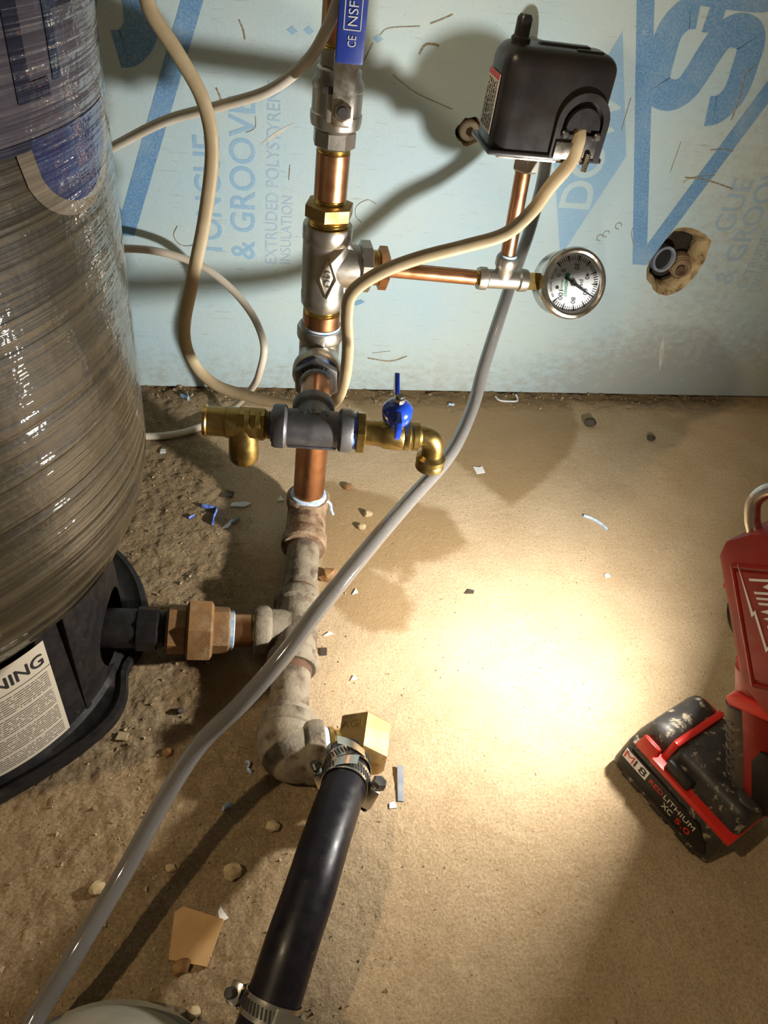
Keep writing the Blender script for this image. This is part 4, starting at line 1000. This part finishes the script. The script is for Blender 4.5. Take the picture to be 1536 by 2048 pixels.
# tool foot above the battery
foot = obj('foot', box(B(), (2, -20, 75), (100, 100, 30), 9, None, 3, taper=(0.78, 0.84)), TOOLBLK, wl)
bm = B(); box(bm, (0, -18, 64), (110, 102, 8), 2.5); obj('foot_band', bm, REDB, foot)
bm = B(); box(bm, (0, 26, 78), (92, 8, 30), 3, None, 2, taper=(.84, 1)); obj('foot_strap', bm, REDB, foot)
obj('foot_window', box(B(), (-49, 4, 75), (6, 30, 15), 1.5), BLACKABS, foot)
obj('foot_dial', lathe(B(), [(16, 88), (16, 93), (13, 95), (0, 95)], 24, T(-14, -52, 0)), TOOLBLK, foot)
hA = Vector((0, 0.49, 0.87)); hBk = Vector((0, -0.87, 0.49))           # along the handle, towards its back
HB = Vector((0, -58, 80)); HT = HB + hA * 150
hn = obj('handle', sweep(B(), [HB, HB + hA * 40, HB + hA * 90, HT], 24, 24, 19, side=hBk), RED, wl)
gr = obj('rubber_grip', sweep(B(), spline([HB - hBk * 16, HB + hA * 50 - hBk * 13, HB + hA * 108 - hBk * 16], 6), 17, 24, 19.6, side=hBk), GRIP, hn)
bm = B()
for i in range(9):
    c = HB + hA * (12 + 10 * i) - hBk * 14.5; sweep(bm, [c + hBk * (17.6 * math.cos(t_)) + Vector((1, 0, 0)) * (20.2 * math.sin(t_)) + hA * (4 * math.cos(t_)) for t_ in [PI * .55 + PI * .9 * k / 10 for k in range(11)]], 1.3, 6)
obj('grip_rib', bm, GRIP, gr)
obj('handle_panel', prism(B(), [(2, 12), (2, 60), (10, 74), (24, 74), (24, 12), (14, 2)], 15, 20, mxyz(HB, hBk, hA, (-1, 0, 0)), 1.0), BLACKABS, hn)
# head: flat-sided slab leaning forward, lens on its front
hv = Vector((0, 0.63, 0.7766)); hbk = Vector((0, -0.7766, 0.63))
Mhd = mxyz((0, 12, 205), hbk, hv, (-1, 0, 0))
prof = [(0, 6), (0, 128), (9, 142), (34, 150), (96, 150), (112, 138), (116, 30), (104, -4), (78, -28), (44, -34), (16, -16)]
hdp = obj('head', prism(B(), prof, -32, 32, Mhd, 4.5), RED, wl)
obj('side_panel', prism(B(), [(16, 14), (16, 116), (100, 116), (100, 14)], 30, 34, Mhd, 1.2), RED, hdp)
bm = B()
for a, b in (((13, 8), (13, 120)), ((13, 120), (104, 120)), ((13, 8), (104, 8))):
    sweep(bm, [Mhd @ Vector((a[0], a[1], 32)), Mhd @ Vector((b[0], b[1], 32))], 2.4, 8)
obj('panel_edge', bm, RED, hdp)
obj('neck_flange', prism(B(), [(-20, 112), (-24, 120), (-14, 128), (34, 128), (30, 112)], -22, 22, mxyz(HB, hBk, hA, (-1, 0, 0)), 3), REDB, hn)
for y in (28, 98): obj('side_screw', lathe(B(), [(4, 0), (4, 1.6), (0, 1.6)], 16, Mhd @ T(-.5, y, 25) @ Matrix.Rotation(-PI / 2, 4, 'Y')), REDB, hdp)
lens_c = Mhd @ Vector((-1, 66, 0)); ln = -hbk
obj('lens_bezel', lathe(B(), [(29, -1), (29, 3), (25, 4), (25, 0)], 40, frame(lens_c, ln), close=False), BLACKABS, hdp)
obj('lens', lathe(B(), [(0, 1.6), (25, 1.6), (25, 0.6), (0, .6)], 40, frame(lens_c, ln)), LED, hdp, label='lit round lens on the front')
# wordmark and lightning bolt, reading down the head
Mlogo = Mhd @ mxyz((25, 112, 34.2), (0.225, -0.974, 0), (0.974, 0.225, 0), (0, 0, 1))
txt('wordmark', 'Milwaukee', Mlogo @ T(2, 2, 0), WHITEP, hdp, 94, 26, 0.0, .5, 0.30)
bolt = [(-12, -3), (36, -9), (34, -5.5), (68, -8.5), (66, -5), (112, -7), (62, -2.5), (64, -6), (30, -3), (32, -6)]
obj('lightning_bolt', place(prism(B(), bolt, 0, .5), Mlogo), WHITEP, hdp)
hk = spline([(26, 120, 14), (26, 146, 14), (26, 158, 14), (31, 174, 14), (48, 183, 14), (66, 174, 14), (71, 158, 14), (71, 146, 14), (71, 120, 14)], 6)
obj('hook', sweep(B(), [Mhd @ Vector(p) for p in hk], 6.4, 18), STEELB, wl)
# the lamp's own light, just in front of the lens
la = bpy.data.lights.new('work_light_led', 'AREA'); la.shape = 'DISK'; la.size = 30 * U; la.energy = 4.4; la.color = (1.0, 0.96, 0.89); la.spread = math.radians(172)
lo = bpy.data.objects.new('work_light_led', la); COL.objects.link(lo)
wlM = frame(WLP, (0, 0, 1), WLX); Lp = wlM @ (lens_c + ln * 8); Ld = (wlM.to_3x3() @ Vector((-0.36, 0.85, -0.22))).normalized()
ML = frame(Lp, -Ld); ML.translation = ML.translation * U; lo.matrix_world = ML

# ------------------------------------------------------------------ loose bits on the floor
def rock(name, label, p, s, mat, seed, squash=0.7, group=None):
    bm = bmesh.new(); bmesh.ops.create_icosphere(bm, subdivisions=2, radius=1.0)
    for v in bm.verts:
        k = 1 + 0.35 * noise.noise(v.co * 1.3 + Vector((seed, 0, 0))); v.co = Vector((v.co.x * s * k, v.co.y * s * .8 * k, v.co.z * s * squash * k))
    o = obj(name, bm, mat, None, sharp=25); o.location = Vector((p[0], p[1], floor_height(p[0], p[1]) + s * squash * .7)) * U
    tag(o, label, 'pebble' if 'pebble' in name or 'stone' in name else 'debris', group); return o
def scrap(name, label, p, pts, mat, h=1.2, rot=0.0, curl=0.0, cat='scrap', group=None):
    bm = bmesh.new(); prism(bm, pts, 0, h)
    if curl:
        bmesh.ops.subdivide_edges(bm, edges=bm.edges[:], cuts=2)
        for v in bm.verts: v.co.z += curl * (v.co.x ** 2) * .01
    o = obj(name, bm, mat, None, flat=True); o.location = Vector((p[0], p[1], floor_height(p[0], p[1]) + .6)) * U; o.rotation_euler = (0.05, -0.04, rot)
    tag(o, label, cat, group); return o
def shred(name, label, pts, r, mat, r2=None):
    P = [Vector((p[0], p[1], floor_height(p[0], p[1]) + r * 1.1 + (p[2] if len(p) > 2 else 0))) for p in pts]
    c = P[0].copy(); c.z = 0
    o = obj(name, sweep(B(), spline([p - c for p in P], 4), r, 8, r2), mat); o.location = c * U
    tag(o, label, 'tape scrap'); return o
rock('pebble', 'pale stone between the vinyl tube and the black hose', (-10,-813), 9, STONE, 1.0, .9)
rock('pebble', 'round brown pebble beside the galvanised floor nipple', (118,-446), 12, STONEB, 5.0, .8)
rock('pebble', 'yellow pebble farther from the vinyl tube, right of the rusty elbow', (189,-325), 7, STONE, 9.0)
rock('pebble', 'yellow pebble nearer the vinyl tube, right of the rusty elbow', (176,-352), 7, STONE, 12.0)
rock('pebble', 'brown seed-shaped pebble right of the tall copper nipple', (167,-264), 8, STONEB, 15.0, .5)
rock('pebble', 'small brown chip just below the tan cardboard piece', (-53,-885), 8, STONEB, 18.0, .6)
rock('pebble', 'tiny stone left of the vinyl tube shadow, near the cardboard', (-66,-802), 5, STONE, 21.0)
rock('pebble', 'pale lump touching the vinyl tube at lower left', (-129,-813), 8, STONE, 24.0, .6)
rock('pebble', 'small pale stone close to the left edge of the black hose', (30,-773), 7, STONE, 27.0)
rock('pebble', 'dark crumb on the dirt between tank base and weathered elbow', (-64,-635), 5, DARKCH, 30.0)
rock('pebble', 'dark clod near the wall at the right damp patch', (631,-97), 12, DARKCH, 33.0, .7)
rock('pebble', 'small dark clod right of the larger clod near the wall', (734,-141), 8, DARKCH, 36.0, .7)
rock('pebble', 'small stone left of the weathered elbow on the dirt', (-75,-683), 6, STONEB, 39.0)
rock('pebble', 'pale pebble on the floor left of the lower clamp', (-41,-920), 6, STONE, 41.0)
scrap('cardboard_piece', 'square torn piece of tan cardboard on the floor', (-41,-862), [(-20, -19), (13, -24), (22, 13), (-15, 23), (-22, 18)], CARD, 6.0, -.15, 0, 'cardboard')
scrap('white_scrap', 'small white scrap above the tan cardboard', (-18,-846), [(-4, -7), (4, -5), (1, 1), (-1, 8), (-4, 3)], SCRAPW, 1.0, .2)
scrap('white_scrap', 'oblong white scrap in the riser shadow left of the riser', (6,-300), [(-15, -3), (6, -5), (16, 1), (6, 5), (-12, 4)], SCRAPW, 2.0, .0, .3)
scrap('white_scrap', 'white curled scrap left of the rusty elbow', (-11,-340), [(-9, -7), (-2, -8), (9, 6), (4, 9)], SCRAPW, 1.6, .0, .4)
scrap('white_scrap', 'square white scrap right of the drain spout', (388,-223), [(-8, -8), (7, -9), (9, 6), (2, 5), (-7, 9)], SCRAPW, 1.0, .2)
scrap('white_scrap', 'small white scrap right of the floor tee', (109,-540), [(-7, -2), (7, 0), (2, 4)], SCRAPW, 1.2)
scrap('white_scrap', 'white flake in the bright light pool below the blue thread', (517,-462), [(-4, -3), (5, -2), (3, 4), (-3, 3)], SCRAPW, 1.6)
scrap('white_scrap', 'small white flake beside the vinyl tube and damp patch', (151,-473), [(-4, -4), (4, -2), (2, 5)], SCRAPW, 1.4)
scrap('white_scrap', 'white flake beside the tank just below the cream cable', (-110,-175), [(-4, -4), (5, -3), (4, 4), (-3, 5)], SCRAPW, 1.6)
scrap('white_scrap', 'white flake just left of the tape ring on the rusty elbow', (64,-288), [(-5, -5), (5, -4), (0, 7)], SCRAPW, 1.4)
scrap('white_scrap', 'white flake on the floor right of the galvanised nipple', (132,-606), [(-4, -3), (5, -1), (1, 4)], SCRAPW, 1.2)
scrap('white_scrap', 'white flake left of the vinyl tube above the lower galvanised nipple', (26,-615), [(-4, -5), (4, -2), (1, 5)], SCRAPW, 1.2)
scrap('white_scrap', 'tiny white flake right of the black hose clamp', (153,-763), [(-4, -3), (4, -3), (3, 4), (-3, 3)], SCRAPW, 1.2)
scrap('tan_flake', 'tan flake at the edge of the tank base', (-123,-662), [(-6, -3), (5, -5), (7, 3), (-2, 6)], STONE, 2.0)
scrap('plastic_strip', 'grey plastic strip lying right of the hose clamps', (164,-740), [(-4, -19), (2, -20), (6, 18), (0, 20)], PVC, 2.2, -.05, 0, 'strip')
scrap('dark_flake', 'dark flake in the bright pool of light', (307,-480), [(-7, -3), (5, -4), (7, 1), (0, 4)], DARKCH, 1.4, 0, 0, 'flake')
scrap('dark_flake', 'black flake beside the white scrap in the riser shadow', (-12,-277), [(-9, -5), (6, -6), (9, 4), (-4, 6)], DARKCH, 2.0, 0, 0, 'flake')
scrap('dark_flake', 'dark square flake right of the floor tee', (100,-566), [(-4, -5), (4, -5), (5, 5), (-3, 6)], DARKCH, 1.6, 0, 0, 'flake')
shred('tape_shred', 'bright blue bent tape shred on the dirt left of the riser', [(-48,-306), (-37,-309), (-28,-313), (-32,-328), (-33,-342)], 4.0, TAPEB, 1.4)
shred('tape_shred', 'pale blue tape thread lying in the light right of centre', [(528,-338), (539,-345), (549,-357), (555,-370)], 2.6, SCRAPB, 1.0)
shred('tape_shred', 'blue tape curl left of the weathered elbow', [(5,-702), (9,-704), (7,-710), (10,-714)], 3.2, SCRAPB, 1.2)
shred('tape_shred', 'light blue tape scrap beside the tube shadow', [(-18,-751), (-14,-748), (-9,-747)], 4.0, SCRAPB, 1.5)
shred('tape_shred', 'pale blue fuzzy tape scrap under the foam board near the tank', [(-89,-30), (-82,-35), (-76,-41), (-79,-23)], 4.0, SCRAPB, 1.5)
shred('tape_shred', 'short blue tape shred beside the bright blue one', [(-66,-329), (-59,-323)], 2.6, TAPEB, 1.0)
shred('tape_shred', 'blue and white tape curl beside the white scrap', [(-8,-340), (-1,-335), (4,-331)], 3.0, SCRAPB, 1.2)
shred('tape_shred', 'light blue tape bit near the wall right of the drain handle', [(377,-43), (388,-43)], 2.6, SCRAPB, 1.2)
shred('wire_loop', 'thin white loop lying at the foot of the foam board', [(474,-15), (480,-30), (509,-30), (516,-21), (515,-11)], 1.8, SCRAPW)
# uncountable grit
def grit():
    bm = bmesh.new(); rnd = random.Random(3); 
    for i in range(5200):
        if i < 4000:
            x = rnd.uniform(-330, 140); y = rnd.uniform(-1000, 0)
            if rnd.random() > dirt_amount(x, y): continue
            s = 0.7 + 2.2 * rnd.random() ** 5
        elif i < 4500: x = rnd.uniform(-150, 950); y = -abs(rnd.gauss(0, 26)) - 2; s = 0.8 + 3.0 * rnd.random() ** 3
        else: x = rnd.uniform(100, 850); y = rnd.uniform(-900, 0); s = 0.6 + 1.0 * rnd.random() ** 4
        if math.hypot(x - TC[0], y - TC[1]) < 232 or math.hypot(x + 120, y + 1012) < 112 or math.hypot(x - 481, y + 778) < 95: continue
        z = floor_height(x, y) + s * .2
        M = T(x, y, z) @ Euler((rnd.random() * 6, rnd.random() * 6, rnd.random() * 6)).to_matrix().to_4x4()
        vs_ = [bm.verts.new(M @ (Vector(c) * s * rnd.uniform(.6, 1.3))) for c in ((1, 0, -.6), (-.6, .9, -.6), (-.6, -.9, -.6), (0, 0, 1))]
        for f in ((0, 1, 2), (0, 1, 3), (1, 2, 3), (2, 0, 3)): bm.faces.new([vs_[k] for k in f])
    for v in bm.verts: v.co *= U
    me = bpy.data.meshes.new('grit'); bm.to_mesh(me); bm.free(); me.materials.append(CRUMB)
    o = bpy.data.objects.new('grit', me); COL.objects.link(o); tag(o, 'fine tan grit and crumbs strewn over the concrete floor', 'grit', kind='stuff')
grit()
